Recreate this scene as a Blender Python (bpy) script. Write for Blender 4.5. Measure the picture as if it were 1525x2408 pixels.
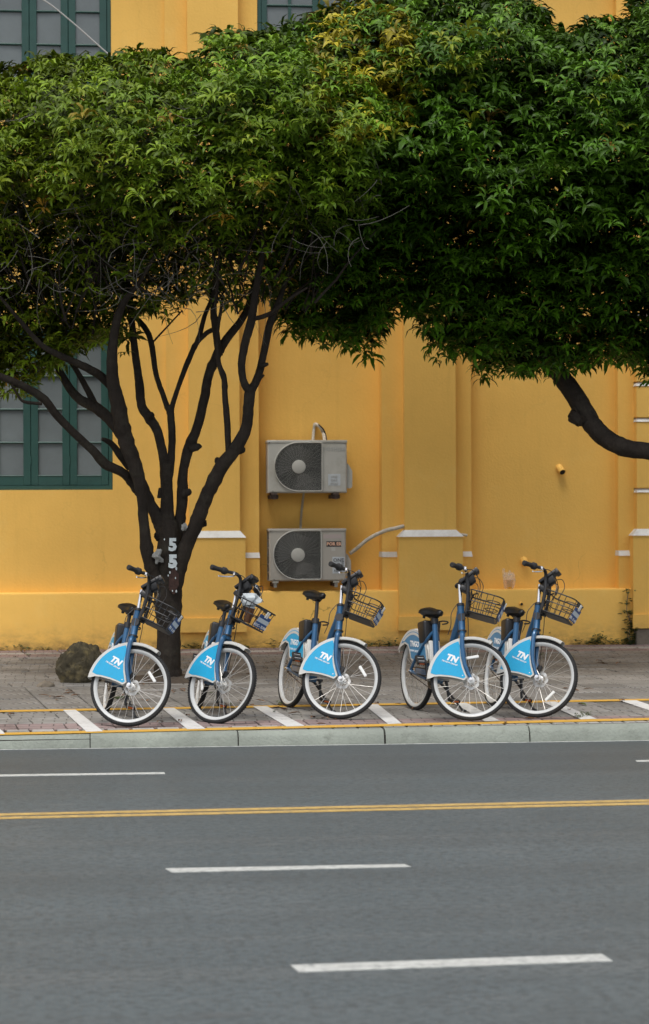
import bpy, bmesh, math, random
import numpy as np
from mathutils import Matrix, Vector
random.seed(7); rng = np.random.default_rng(7)
for o in list(bpy.data.objects): bpy.data.objects.remove(o)
S = bpy.context.scene; COL = S.collection
# ------------------------------------------------------------------ camera, sky, sun, exposure
F, CX, CY = 5400.0, 762.5, 1204.0            # focal length and centre for a 1525 x 2408 view of the photograph
PSI, ROLL, H = math.radians(5.7), 0.004, 1.9
ZK, SL, YK, YW = 0.13, 0.02, 18.63, 27.1     # kerb height, pavement fall, kerb line, wall line
cd = bpy.data.cameras.new('camera'); cam = bpy.data.objects.new('camera', cd); COL.objects.link(cam)
cd.sensor_fit = 'HORIZONTAL'; cd.sensor_width = 24.0; cd.lens = 24.0 * F / 1525
cd.clip_start = 0.1; cd.clip_end = 600
cd.dof.use_dof = True; cd.dof.focus_distance = 19.8; cd.dof.aperture_fstop = 3.5
cam.matrix_world = Matrix.Translation((0, 0, H)) @ Matrix.Rotation(-PSI, 4, 'Z') @ Matrix.Rotation(math.pi/2, 4, 'X') @ Matrix.Rotation(-ROLL, 4, 'Z')
S.camera = cam
SUN_EL, SUN_AZ = math.radians(66), math.radians(206)     # azimuth from +Y clockwise: behind the camera, a little to the left
W = bpy.data.worlds.new('World'); S.world = W; W.use_nodes = True
nt = W.node_tree; nt.nodes.clear()
sky = nt.nodes.new('ShaderNodeTexSky'); sky.sky_type = 'NISHITA'; sky.sun_disc = False
sky.sun_elevation = SUN_EL; sky.sun_rotation = SUN_AZ; sky.air_density = 1.0; sky.dust_density = 4.0; sky.ozone_density = 1.0
hs = nt.nodes.new('ShaderNodeHueSaturation'); hs.inputs['Saturation'].default_value = 0.42
bg = nt.nodes.new('ShaderNodeBackground'); bg.inputs['Strength'].default_value = 0.145
wo = nt.nodes.new('ShaderNodeOutputWorld')
nt.links.new(sky.outputs[0], hs.inputs['Color']); nt.links.new(hs.outputs[0], bg.inputs[0]); nt.links.new(bg.outputs[0], wo.inputs[0])
sd = bpy.data.lights.new('sun', 'SUN'); sd.energy = 1.0; sd.angle = math.radians(24); sd.color = (1.0, 0.965, 0.91)
sun = bpy.data.objects.new('sun', sd); COL.objects.link(sun)
sdir = Vector((math.sin(SUN_AZ)*math.cos(SUN_EL), math.cos(SUN_AZ)*math.cos(SUN_EL), math.sin(SUN_EL)))
sun.rotation_euler = sdir.to_track_quat('Z', 'Y').to_euler(); sun.location = (0, 10, 30)
S.view_settings.view_transform = 'Standard'; S.view_settings.look = 'None'
S.view_settings.exposure = 0.42; S.view_settings.gamma = 1.0; S.view_settings.use_curve_mapping = False
S.render.engine = 'CYCLES'; S.cycles.max_bounces = 6; S.cycles.use_denoising = True
# ------------------------------------------------------------------ from a point of the photograph to a place on a real surface
FW = np.array([math.sin(PSI), math.cos(PSI), 0]); RT = np.array([math.cos(PSI), -math.sin(PSI), 0]); UP = np.array([0, 0, 1.0]); CP = np.array([0, 0, H])
def drop(x, y): return min(max(.0055*(4.4-x), 0), .036)*min(max(1-(y-YK-.172)/.54, 0), 1)     # the kerb edge sags to the left
def ground(y): return ZK + SL*(y - YK)
def ray(x, y):
    a2, b2 = (x-CX)/F, -(y-CY)/F
    return FW + (a2*math.cos(ROLL)+b2*math.sin(ROLL))*RT + (-a2*math.sin(ROLL)+b2*math.cos(ROLL))*UP
def on_pave(x, y, dz=0.0):
    d = ray(x, y); s = (ZK - SL*YK - H + dz)/(d[2] - SL*d[1]); return CP + s*d
def on_edge(x, y, dz=0.0):
    k = 0.0
    for _ in range(12): p = on_pave(x, y, dz-k); k = .5*k+.5*drop(p[0], p[1])
    return p
def on_road(x, y, z=0.0):
    d = ray(x, y); return CP + (z-H)/d[2]*d
def on_wall(x, y, Y):
    d = ray(x, y); return CP + Y/d[1]*d
def at_depth(x, y, t): return CP + t*ray(x, y)
def proj(P):
    v = np.asarray(P) - CP; t = v@FW; a = v@RT; b = v@UP
    return np.stack([CX + F*(a*math.cos(ROLL)-b*math.sin(ROLL))/t, CY - F*(a*math.sin(ROLL)+b*math.cos(ROLL))/t], -1)
# ------------------------------------------------------------------ materials
def mat(name, col, rough=0.6, metal=0.0, var=0.0, vscale=4.0, bump=0.0, bscale=60.0, spec=0.5, dirt=None, dirt_scale=2.0, dirt_amt=0.5, coat=0.0, alpha=1.0, trans=0.0):
    m = bpy.data.materials.new(name); m.use_nodes = True; n = m.node_tree; b = n.nodes['Principled BSDF']
    b.inputs['Base Color'].default_value = (*col, 1); b.inputs['Roughness'].default_value = rough; b.inputs['Metallic'].default_value = metal
    b.inputs['Specular IOR Level'].default_value = spec; b.inputs['Coat Weight'].default_value = coat; b.inputs['Alpha'].default_value = alpha
    b.inputs['Transmission Weight'].default_value = trans
    L = n.links.new; geo = n.nodes.new('ShaderNodeNewGeometry'); tc = geo.outputs['Position']
    last = None
    if var > 0:
        ns = n.nodes.new('ShaderNodeTexNoise'); ns.inputs['Scale'].default_value = vscale; ns.inputs['Detail'].default_value = 8; ns.inputs['Roughness'].default_value = 0.65
        L(tc, ns.inputs['Vector'])
        r = n.nodes.new('ShaderNodeMapRange'); r.inputs[1].default_value = 0.3; r.inputs[2].default_value = 0.7; r.inputs[3].default_value = 1-var; r.inputs[4].default_value = 1+var
        L(ns.outputs['Fac'], r.inputs[0])
        mx = n.nodes.new('ShaderNodeVectorMath'); mx.operation = 'SCALE'; mx.inputs[0].default_value = col; L(r.outputs[0], mx.inputs['Scale']); last = mx.outputs[0]
    if dirt is not None:
        ns = n.nodes.new('ShaderNodeTexNoise'); ns.inputs['Scale'].default_value = dirt_scale; ns.inputs['Detail'].default_value = 10; ns.inputs['Roughness'].default_value = 0.7
        L(tc, ns.inputs['Vector'])
        r = n.nodes.new('ShaderNodeMapRange'); r.inputs[1].default_value = 0.5; r.inputs[2].default_value = 0.72; r.inputs[3].default_value = 0; r.inputs[4].default_value = dirt_amt
        L(ns.outputs['Fac'], r.inputs[0])
        mx = n.nodes.new('ShaderNodeMix'); mx.data_type = 'RGBA'; L(r.outputs[0], mx.inputs[0])
        if last: L(last, mx.inputs[6])
        else: mx.inputs[6].default_value = (*col, 1)
        mx.inputs[7].default_value = (*dirt, 1); last = mx.outputs[2]
    if last: L(last, b.inputs['Base Color'])
    if bump > 0:
        ns = n.nodes.new('ShaderNodeTexNoise'); ns.inputs['Scale'].default_value = bscale; ns.inputs['Detail'].default_value = 6
        L(tc, ns.inputs['Vector'])
        bp = n.nodes.new('ShaderNodeBump'); bp.inputs['Strength'].default_value = bump; bp.inputs['Distance'].default_value = 0.01
        L(ns.outputs['Fac'], bp.inputs['Height']); L(bp.outputs[0], b.inputs['Normal'])
    return m
def plaster():
    # yellow limewash: broad unevenness, rain streaks, grime and flaking low on the wall
    m = mat('yellow_plaster', (0.84, 0.505, 0.122), 0.85, var=0.07, vscale=0.9, bump=0.25, bscale=35, spec=0.2)
    n = m.node_tree; L = n.links.new; b = n.nodes['Principled BSDF']; src = b.inputs['Base Color'].links[0].from_socket
    geo = n.nodes.new('ShaderNodeNewGeometry')
    def layer(src, vec_scale, thr0, thr1, amt, col, zlo=None, zhi=None, detail=10):
        mp = n.nodes.new('ShaderNodeMapping'); mp.inputs['Scale'].default_value = vec_scale; L(geo.outputs['Position'], mp.inputs['Vector'])
        ns = n.nodes.new('ShaderNodeTexNoise'); ns.inputs['Scale'].default_value = 1; ns.inputs['Detail'].default_value = detail; ns.inputs['Roughness'].default_value = .7; L(mp.outputs[0], ns.inputs['Vector'])
        r = n.nodes.new('ShaderNodeMapRange'); r.inputs[1].default_value = thr0; r.inputs[2].default_value = thr1; r.inputs[4].default_value = amt; L(ns.outputs['Fac'], r.inputs[0]); f = r.outputs[0]
        if zlo is not None:
            sx = n.nodes.new('ShaderNodeSeparateXYZ'); L(geo.outputs['Position'], sx.inputs[0])
            z = n.nodes.new('ShaderNodeMapRange'); z.inputs[1].default_value = zlo; z.inputs[2].default_value = zhi; z.inputs[3].default_value = 1; z.inputs[4].default_value = 0; L(sx.outputs[2], z.inputs[0])
            mu = n.nodes.new('ShaderNodeMath'); mu.operation = 'MULTIPLY'; L(f, mu.inputs[0]); L(z.outputs[0], mu.inputs[1]); f = mu.outputs[0]
        mx = n.nodes.new('ShaderNodeMix'); mx.data_type = 'RGBA'; L(f, mx.inputs[0]); L(src, mx.inputs[6]); mx.inputs[7].default_value = (*col, 1); return mx.outputs[2]
    s = layer(src, (9, 9, .7), .52, .8, .22, (.56, .33, .07))
    s = layer(s, (2.2, 2.2, 2.2), .55, .75, .30, (.85, .60, .20))
    s = layer(s, (5, 5, 9), .42, .62, .75, (.30, .19, .08), .25, .62)
    s = layer(s, (7, 7, 14), .47, .56, .85, (.035, .033, .025), .24, .42)
    vo = n.nodes.new('ShaderNodeTexVoronoi'); vo.feature = 'DISTANCE_TO_EDGE'; vo.inputs['Scale'].default_value = 1.15
    wn = n.nodes.new('ShaderNodeTexNoise'); wn.inputs['Scale'].default_value = 4; wn.inputs['Detail'].default_value = 8; L(geo.outputs['Position'], wn.inputs['Vector'])
    wv = n.nodes.new('ShaderNodeVectorMath'); wv.operation = 'MULTIPLY_ADD'; wv.inputs[1].default_value = (.45, .45, .45); L(wn.outputs['Color'], wv.inputs[0]); L(geo.outputs['Position'], wv.inputs[2]); L(wv.outputs[0], vo.inputs['Vector'])
    c1 = n.nodes.new('ShaderNodeMapRange'); c1.inputs[1].default_value = .002; c1.inputs[2].default_value = .009; c1.inputs[3].default_value = .55; c1.inputs[4].default_value = 0; L(vo.outputs['Distance'], c1.inputs[0])
    n2 = n.nodes.new('ShaderNodeTexNoise'); n2.inputs['Scale'].default_value = .8; L(geo.outputs['Position'], n2.inputs['Vector'])
    c2 = n.nodes.new('ShaderNodeMapRange'); c2.inputs[1].default_value = .5; c2.inputs[2].default_value = .6; L(n2.outputs['Fac'], c2.inputs[0])
    sz_ = n.nodes.new('ShaderNodeSeparateXYZ'); L(geo.outputs['Position'], sz_.inputs[0])
    c3 = n.nodes.new('ShaderNodeMapRange'); c3.inputs[1].default_value = .9; c3.inputs[2].default_value = 1.5; c3.inputs[3].default_value = 1; c3.inputs[4].default_value = .12; L(sz_.outputs[2], c3.inputs[0])
    m1 = n.nodes.new('ShaderNodeMath'); m1.operation = 'MULTIPLY'; L(c1.outputs[0], m1.inputs[0]); L(c2.outputs[0], m1.inputs[1]); m2 = n.nodes.new('ShaderNodeMath'); m2.operation = 'MULTIPLY'; L(m1.outputs[0], m2.inputs[0]); L(c3.outputs[0], m2.inputs[1])
    mx = n.nodes.new('ShaderNodeMix'); mx.data_type = 'RGBA'; L(m2.outputs[0], mx.inputs[0]); L(s, mx.inputs[6]); mx.inputs[7].default_value = (.22, .13, .04, 1); s = mx.outputs[2]
    L(s, b.inputs['Base Color']); return m
def asphalt():
    m = mat('asphalt', (0.084, 0.106, 0.112), 0.58, var=0.10, vscale=0.35, bump=0.35, bscale=140, spec=0.45)
    n = m.node_tree; L = n.links.new; b = n.nodes['Principled BSDF']; src = b.inputs['Base Color'].links[0].from_socket
    geo = n.nodes.new('ShaderNodeNewGeometry')
    for sc, lo, hi, amt, col in (((.10, 1.3, 1), .42, .66, .6, (.064, .075, .076)), ((.05, 2.6, 1), .50, .68, .5, (.125, .14, .14)), ((1.1, .5, 1), .5, .75, .35, (.13, .145, .145)), ((240, 240, 240), .56, .70, .6, (.22, .23, .22)), ((20, 24, 20), .48, .60, .62, (.044, .052, .053)), ((60, 60, 60), .58, .68, .55, (.20, .21, .205)), ((2.6, 4, 1), .52, .66, .35, (.066, .076, .077)), ((11, 15, 9), .56, .74, .45, (.062, .07, .07)), ((1.6, 5, 1), .64, .72, .3, (.15, .16, .155)), ((.5, .9, 1), .66, .70, .35, (.055, .06, .062))):
        mp = n.nodes.new('ShaderNodeMapping'); mp.inputs['Scale'].default_value = sc; L(geo.outputs['Position'], mp.inputs['Vector'])
        ns = n.nodes.new('ShaderNodeTexNoise'); ns.inputs['Scale'].default_value = 1; ns.inputs['Detail'].default_value = 6; L(mp.outputs[0], ns.inputs['Vector'])
        r = n.nodes.new('ShaderNodeMapRange'); r.inputs[1].default_value = lo; r.inputs[2].default_value = hi; r.inputs[4].default_value = amt; L(ns.outputs['Fac'], r.inputs[0])
        mx = n.nodes.new('ShaderNodeMix'); mx.data_type = 'RGBA'; L(r.outputs[0], mx.inputs[0]); L(src, mx.inputs[6]); mx.inputs[7].default_value = (*col, 1); src = mx.outputs[2]
    sy = n.nodes.new('ShaderNodeSeparateXYZ'); L(geo.outputs['Position'], sy.inputs[0])          # asphalt gets darker towards the kerb
    ry = n.nodes.new('ShaderNodeMapRange'); ry.inputs[1].default_value = YK-3.2; ry.inputs[2].default_value = YK-1.2; ry.inputs[4].default_value = .45; L(sy.outputs[1], ry.inputs[0])
    mx = n.nodes.new('ShaderNodeMix'); mx.data_type = 'RGBA'; L(ry.outputs[0], mx.inputs[0]); L(src, mx.inputs[6]); mx.inputs[7].default_value = (.055, .062, .064, 1); src = mx.outputs[2]
    L(src, b.inputs['Base Color']); return m
def tile_mat(name, col, arcs=True, brick=False):
    m = mat(name, col, 0.8, var=0.22, vscale=3.0, bump=0, spec=0.3, dirt=(col[0]*.45, col[1]*.43, col[2]*.4), dirt_scale=1.3, dirt_amt=.7)
    n = m.node_tree; L = n.links.new; b = n.nodes['Principled BSDF']; src = b.inputs['Base Color'].links[0].from_socket
    tc = n.nodes.new('ShaderNodeTexCoord'); oi = n.nodes.new('ShaderNodeObjectInfo')
    r0 = n.nodes.new('ShaderNodeMapRange'); r0.inputs[3].default_value = .8; r0.inputs[4].default_value = 1.15; L(oi.outputs['Random'], r0.inputs[0])
    vs = n.nodes.new('ShaderNodeVectorMath'); vs.operation = 'SCALE'; L(src, vs.inputs[0]); L(r0.outputs[0], vs.inputs['Scale']); src = vs.outputs[0]
    if arcs:
        mp = n.nodes.new('ShaderNodeMapping'); mp.inputs['Location'].default_value = (.2, .22, 0); L(tc.outputs['Object'], mp.inputs['Vector'])
        wv = n.nodes.new('ShaderNodeTexWave'); wv.wave_type = 'RINGS'; wv.rings_direction = 'Z'; wv.inputs['Scale'].default_value = 5.2; wv.inputs['Distortion'].default_value = .5; L(mp.outputs[0], wv.inputs['Vector'])
        h = wv.outputs['Fac']
    else:
        bk = n.nodes.new('ShaderNodeTexBrick'); bk.inputs['Scale'].default_value = 1; bk.inputs['Brick Width'].default_value = .2; bk.inputs['Row Height'].default_value = .11; bk.inputs['Mortar Size'].default_value = .006
        bk.inputs['Color1'].default_value = bk.inputs['Color2'].default_value = (1, 1, 1, 1); bk.inputs['Mortar'].default_value = (0, 0, 0, 1); L(tc.outputs['Object'], bk.inputs['Vector']); h = bk.outputs['Color']
    nz = n.nodes.new('ShaderNodeTexNoise'); nz.inputs['Scale'].default_value = 40; nz.inputs['Detail'].default_value = 6
    geo = n.nodes.new('ShaderNodeNewGeometry'); L(geo.outputs['Position'], nz.inputs['Vector'])
    gr = n.nodes.new('ShaderNodeMapRange'); gr.inputs[1].default_value = .0; gr.inputs[2].default_value = .3; gr.inputs[3].default_value = .7; gr.inputs[4].default_value = 0; L(h, gr.inputs[0])
    mx = n.nodes.new('ShaderNodeMix'); mx.data_type = 'RGBA'; L(gr.outputs[0], mx.inputs[0]); L(src, mx.inputs[6]); mx.inputs[7].default_value = (.05, .046, .04, 1); L(mx.outputs[2], b.inputs['Base Color'])
    ad = n.nodes.new('ShaderNodeMath'); ad.operation = 'MULTIPLY_ADD'; ad.inputs[1].default_value = .5; L(nz.outputs['Fac'], ad.inputs[0]); L(h, ad.inputs[2])
    bp = n.nodes.new('ShaderNodeBump'); bp.inputs['Strength'].default_value = .8; bp.inputs['Distance'].default_value = .010; L(ad.outputs[0], bp.inputs['Height']); L(bp.outputs[0], b.inputs['Normal'])
    return m
def leaf_mat():
    m = bpy.data.materials.new('leaf'); m.use_nodes = True; n = m.node_tree; b = n.nodes['Principled BSDF']; L = n.links.new
    at = n.nodes.new('ShaderNodeAttribute'); at.attribute_name = 'tint'
    L(at.outputs['Color'], b.inputs['Base Color']); b.inputs['Roughness'].default_value = .45; b.inputs['Specular IOR Level'].default_value = .25
    tr = n.nodes.new('ShaderNodeBsdfTranslucent'); L(at.outputs['Color'], tr.inputs[0])
    ms = n.nodes.new('ShaderNodeMixShader'); ms.inputs[0].default_value = .18
    L(b.outputs[0], ms.inputs[1]); L(tr.outputs[0], ms.inputs[2]); L(ms.outputs[0], n.nodes['Material Output'].inputs[0]); return m
def bark():
    m = mat('bark', (0.030, 0.024, 0.019), 0.9, var=0.35, vscale=6, spec=.2, dirt=(.060, .055, .04), dirt_scale=5, dirt_amt=.75)
    n = m.node_tree; L = n.links.new; geo = n.nodes.new('ShaderNodeNewGeometry'); mp = n.nodes.new('ShaderNodeMapping'); mp.inputs['Scale'].default_value = (45, 45, 9); L(geo.outputs['Position'], mp.inputs['Vector'])
    ns = n.nodes.new('ShaderNodeTexNoise'); ns.inputs['Scale'].default_value = 1; ns.inputs['Detail'].default_value = 8; L(mp.outputs[0], ns.inputs['Vector'])
    bp = n.nodes.new('ShaderNodeBump'); bp.inputs['Strength'].default_value = .9; bp.inputs['Distance'].default_value = .02; L(ns.outputs['Fac'], bp.inputs['Height']); L(bp.outputs[0], n.nodes['Principled BSDF'].inputs['Normal']); return m
M = dict(
    plaster=plaster(), white=mat('white_limewash', (.66, .66, .63), .8, var=.08, vscale=5, bump=.2, dirt=(.42, .38, .30), dirt_scale=4, dirt_amt=.6, spec=.2),
    asphalt=asphalt(), gap=mat('joint_soil', (.03, .027, .022), .95, var=.3, vscale=30, bump=.4),
    kerb=mat('kerb_concrete', (.245, .27, .232), .85, var=.24, vscale=3.5, bump=.8, bscale=45, dirt=(.12, .13, .108), dirt_scale=7, dirt_amt=.7),
    mark_w=mat('white_road_paint', (.47, .48, .45), .75, var=.18, vscale=10, bump=.3, bscale=150, dirt=(.17, .18, .175), dirt_scale=22, dirt_amt=.9),
    mark_y=mat('yellow_road_paint', (.46, .31, .10), .75, var=.2, vscale=9, bump=.3, bscale=150, dirt=(.17, .145, .09), dirt_scale=17, dirt_amt=.9),
    stall_w=mat('white_pavement_paint', (.60, .60, .58), .75, var=.14, vscale=9, bump=.2, dirt=(.24, .23, .21), dirt_scale=9, dirt_amt=.85),
    stall_y=mat('yellow_pavement_paint', (.58, .33, .045), .7, var=.12, vscale=9, bump=.2, dirt=(.28, .17, .06), dirt_scale=9, dirt_amt=.7),
    tile_g=tile_mat('grey_stamped_tile', (.225, .217, .200)), tile_b=tile_mat('grey_block_tile', (.24, .232, .214), arcs=False),
    tile_p=tile_mat('pink_tile', (.27, .205, .195), arcs=False), tile_l=tile_mat('pale_tile', (.34, .335, .31), arcs=False),
    teal=mat('teal_paint', (.019, .072, .058), .5, var=.14, vscale=5, bump=.12, bscale=60, dirt=(.035, .085, .07), dirt_scale=6, dirt_amt=.5),
    glass=mat('dusty_frosted_glass', (.155, .178, .178), .28, var=.14, vscale=2.0, spec=.5, dirt=(.13, .145, .145), dirt_scale=2.5, dirt_amt=.6),
    dark=mat('dark_interior', (.015, .015, .015), .9),
    bark=bark(), twig=mat('grey_twig', (.16, .15, .13), .9), leaf=leaf_mat(),
    blue=mat('metallic_blue_paint', (.022, .100, .215), .32, .25, var=.06, vscale=9, coat=.4), cyan=mat('cyan_panel', (.002, .335, .60), .55, var=.05, vscale=6, dirt=(.03, .20, .30), dirt_scale=45, dirt_amt=.25),
    cyan_f=mat('faded_blue_panel', (.035, .20, .38), .4, var=.10, vscale=6), wplas=mat('white_plastic', (.55, .55, .52), .45, var=.05, vscale=8, dirt=(.4, .38, .34), dirt_scale=9, dirt_amt=.5),
    rim=mat('white_rim', (.53, .545, .54), .4, var=.06, vscale=8, dirt=(.42, .41, .37), dirt_scale=7, dirt_amt=.5), rubber=mat('tyre_rubber', (.018, .018, .018), .8, bump=.5, bscale=160),
    black=mat('black_plastic', (.014, .014, .015), .42, var=.2, vscale=12), leather=mat('black_saddle_vinyl', (.007, .007, .007), .42, spec=.3),
    chrome=mat('chrome', (.72, .72, .72), .18, 1.0), steel=mat('spoke_steel', (.62, .61, .58), .35, .8), alloy=mat('alloy_disc', (.60, .60, .58), .35, .6),
    refl=mat('clear_reflector', (.75, .76, .74), .3), plate=mat('blue_plate', (.02, .075, .24), .45), plate_w=mat('plate_band', (.55, .62, .68), .5), orange=mat('amber_reflector', (.55, .12, .02), .3), brickred=mat('dark_red_cable', (.10, .02, .012), .5),
    letter=mat('white_lettering', (.78, .78, .77), .5), ac=mat('weathered_white_casing', (.46, .45, .40), .5, var=.06, vscale=3, dirt=(.30, .27, .20), dirt_scale=3.2, dirt_amt=.6),
    ac2=mat('weathered_beige_casing', (.40, .37, .315), .5, var=.06, vscale=3, dirt=(.26, .22, .16), dirt_scale=3.2, dirt_amt=.6),
    wire=mat('grille_wire', (.30, .30, .27), .5), faint=mat('faded_lettering', (.40, .40, .37), .5), stick=mat('pale_sticker', (.50, .53, .54), .5, var=.1, vscale=20), stick_k=mat('dark_sticker', (.035, .03, .028), .5), stick_o=mat('peach_letter', (.72, .42, .28), .5), greyt=mat('grey_letter', (.13, .13, .13), .5),
    pinkp=mat('pink_patch', (.43, .36, .33), .6), foam=mat('pipe_insulation', (.52, .47, .38), .8, var=.2, vscale=25, bump=.5, bscale=40, dirt=(.2, .15, .1), dirt_scale=12, dirt_amt=.8), rust=mat('rusty_bracket', (.09, .06, .045), .8, var=.3, vscale=20), pvc=mat('grey_pvc', (.36, .34, .28), .6, var=.1, vscale=8),
    rock=mat('mossy_rock', (.060, .052, .034), .95, var=.5, vscale=7, bump=1.0, bscale=22, dirt=(.20, .16, .075), dirt_scale=8, dirt_amt=.9, spec=.15), stone=mat('rough_stone', (.19, .16, .12), .9, var=.3, vscale=9, bump=.8, bscale=25, dirt=(.06, .055, .04), dirt_scale=9, dirt_amt=.8),
    bag=mat('thin_plastic_bag', (.80, .74, .64), .3, alpha=.30), juice=mat('orange_juice', (.75, .36, .02), .2), cup=mat('iced_coffee', (.13, .06, .03), .15), tissue=mat('crumpled_white_plastic', (.46, .50, .51), .5), ragm=mat('grey_rag', (.27, .27, .25), .8, var=.2, vscale=40),
    wire_w=mat('pale_cable', (.42, .42, .40), .6), wire_k=mat('black_cable', (.015, .015, .015), .6), litter=mat('dry_leaf', (.16, .075, .03), .7, var=.4, vscale=9), weed=mat('weed_green', (.06, .09, .02), .6, var=.4, vscale=12), soil=mat('tree_pit_soil', (.07, .055, .04), .95, var=.4, vscale=14, bump=1, bscale=30),
    ground=mat('distant_asphalt', (.12, .12, .12), .9), paintw=mat('white_brush_paint', (.60, .66, .66), .7, var=.12, vscale=40), redbark=mat('scraped_bark', (.055, .028, .021), .9, var=.4, vscale=25))
# ------------------------------------------------------------------ mesh helpers
class MB:
    def __init__(s): s.v = []; s.f = []; s.mi = []; s.k = 0
    def add(s, V, Fc, mi=0, T=None):
        V = [Vector(p) for p in V]
        if T is not None: V = [T @ p for p in V]
        o = len(s.v); s.v += V; s.f += [tuple(i+o for i in q) for q in Fc]; s.mi += [mi]*len(Fc); return s
    def box(s, x0, x1, y0, y1, z0, z1, mi=0, T=None):
        V = [(x, y, z) for x in (x0, x1) for y in (y0, y1) for z in (z0, z1)]
        return s.add(V, [(0, 1, 3, 2), (4, 6, 7, 5), (0, 4, 5, 1), (2, 3, 7, 6), (0, 2, 6, 4), (1, 5, 7, 3)], mi, T)
    def rbox(s, x0, x1, y0, y1, z0, z1, bev=.01, seg=2, mi=0, T=None, top=1.0, bot=1.0):
        bm = bmesh.new(); bmesh.ops.create_cube(bm, size=1)
        c = ((x0+x1)/2, (y0+y1)/2, (z0+z1)/2); d = (x1-x0, y1-y0, z1-z0)
        for v in bm.verts:
            k = top if v.co.z > 0 else bot
            v.co = Vector((v.co.x*d[0]*k+c[0], v.co.y*d[1]*k+c[1], v.co.z*d[2]+c[2]))
        bmesh.ops.bevel(bm, geom=list(bm.edges), offset=bev, segments=seg, affect='EDGES', profile=.5)
        bm.verts.index_update(); s.add([v.co.copy() for v in bm.verts], [tuple(v.index for v in f.verts) for f in bm.faces], mi, T); bm.free(); return s
    def tube(s, pts, r, n=8, mi=0, T=None, closed=False, flat=1.0):
        P = [Vector(p) for p in pts]; m = len(P); R = r if isinstance(r, (list, tuple)) else [r]*m
        tg = []
        for i in range(m):
            a = P[(i-1) % m] if closed or i > 0 else P[0]; b = P[(i+1) % m] if closed or i < m-1 else P[-1]
            d = b-a; tg.append(d.normalized() if d.length > 1e-9 else Vector((0, 0, 1)))
        t0 = tg[0]; nn = t0.orthogonal().normalized()
        if abs(t0.y) < .9: nn = (Vector((0, 1, 0)) - t0*t0.y).normalized()
        V = []; prev = t0
        for i in range(m):
            q = prev.rotation_difference(tg[i]); nn = (q @ nn); nn = (nn - tg[i]*nn.dot(tg[i])).normalized(); bb = tg[i].cross(nn); prev = tg[i]
            for k in range(n):
                a = 2*math.pi*k/n; V.append(P[i] + nn*(R[i]*math.cos(a)) + bb*(R[i]*flat*math.sin(a)))
        Fc = []
        for i in range(m if closed else m-1):
            for k in range(n):
                a = i*n+k; b = i*n+(k+1) % n; j = (i+1) % m; Fc.append((a, b, j*n+(k+1) % n, j*n+k))
        if not closed: Fc += [tuple(range(n-1, -1, -1)), tuple((m-1)*n+k for k in range(n))]
        return s.add(V, Fc, mi, T)
    def prism(s, poly, y0, y1, mi=0, T=None):      # outline in x,z extruded along y
        n = len(poly); V = [(x, y0, z) for x, z in poly] + [(x, y1, z) for x, z in poly]
        Fc = [tuple(range(n)), tuple(range(2*n-1, n-1, -1))] + [(i, n+i, n+(i+1) % n, (i+1) % n) for i in range(n)]
        return s.add(V, Fc, mi, T)
    def lathe(s, prof, n=32, c=(0, 0, 0), mi=0, T=None, a0=0.0, a1=2*math.pi, closed=True):   # profile of (radius, y), axis along y, closed section
        full = abs(a1-a0-2*math.pi) < 1e-6; m = n if full else n+1; p = len(prof); V = []
        for i in range(m):
            a = a0+(a1-a0)*i/n
            V += [(c[0]+r*math.cos(a), c[1]+y, c[2]+r*math.sin(a)) for r, y in prof]
        Fc = []
        for i in range(n):
            j = (i+1) % m
            for k in range(p if closed else p-1):
                l = (k+1) % p; Fc.append((i*p+k, i*p+l, j*p+l, j*p+k))
        if not full and closed: Fc += [tuple(range(p)), tuple((m-1)*p+k for k in range(p-1, -1, -1))]
        return s.add(V, Fc, mi, T)
    def mesh(s, name, mats, smooth=35):
        me = bpy.data.meshes.new(name); me.from_pydata([tuple(v) for v in s.v], [], s.f)
        for m_ in (mats if isinstance(mats, (list, tuple)) else [mats]): me.materials.append(M[m_] if isinstance(m_, str) else m_)
        if max(s.mi, default=0) > 0: me.polygons.foreach_set('material_index', s.mi)
        me.update()
        bm = bmesh.new(); bm.from_mesh(me); bmesh.ops.recalc_face_normals(bm, faces=bm.faces); bm.to_mesh(me); bm.free()
        if smooth:
            me.polygons.foreach_set('use_smooth', [True]*len(me.polygons)); me.set_sharp_from_angle(angle=math.radians(smooth))
        return me
    def build(s, name, mats, parent=None, mw=None, smooth=35): return put(name, s.mesh(name, mats, smooth), parent, mw)
def put(name, me, parent=None, mw=None):
    o = bpy.data.objects.new(name, me); COL.objects.link(o)
    if parent is not None: o.parent = parent
    if mw is not None: o.matrix_basis = mw
    return o
def tag(o, label=None, cat=None, group=None, kind=None):
    for k, v in (('label', label), ('category', cat), ('group', group), ('kind', kind)):
        if v: o[k] = v
    return o
def empty(name, mw):
    o = bpy.data.objects.new(name, None); COL.objects.link(o); o.empty_display_size = .2; o.matrix_basis = mw; return o
def origin_to(o, p):     # put the object's origin at p without moving its shape
    p = Vector(p); o.data.transform(Matrix.Translation(-p)); o.matrix_basis = Matrix.Translation(p); return o
def smooth_path(pts, n=6):
    P = [Vector(p) for p in pts]; out = []
    for i in range(len(P)-1):
        a, b, c, d = P[max(i-1, 0)], P[i], P[i+1], P[min(i+2, len(P)-1)]
        for k in range(n):
            t = k/n; out.append(.5*((2*b)+(c-a)*t+(2*a-5*b+4*c-d)*t*t+(3*b-a-3*c+d)*t**3))
    return out+[P[-1]]
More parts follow.
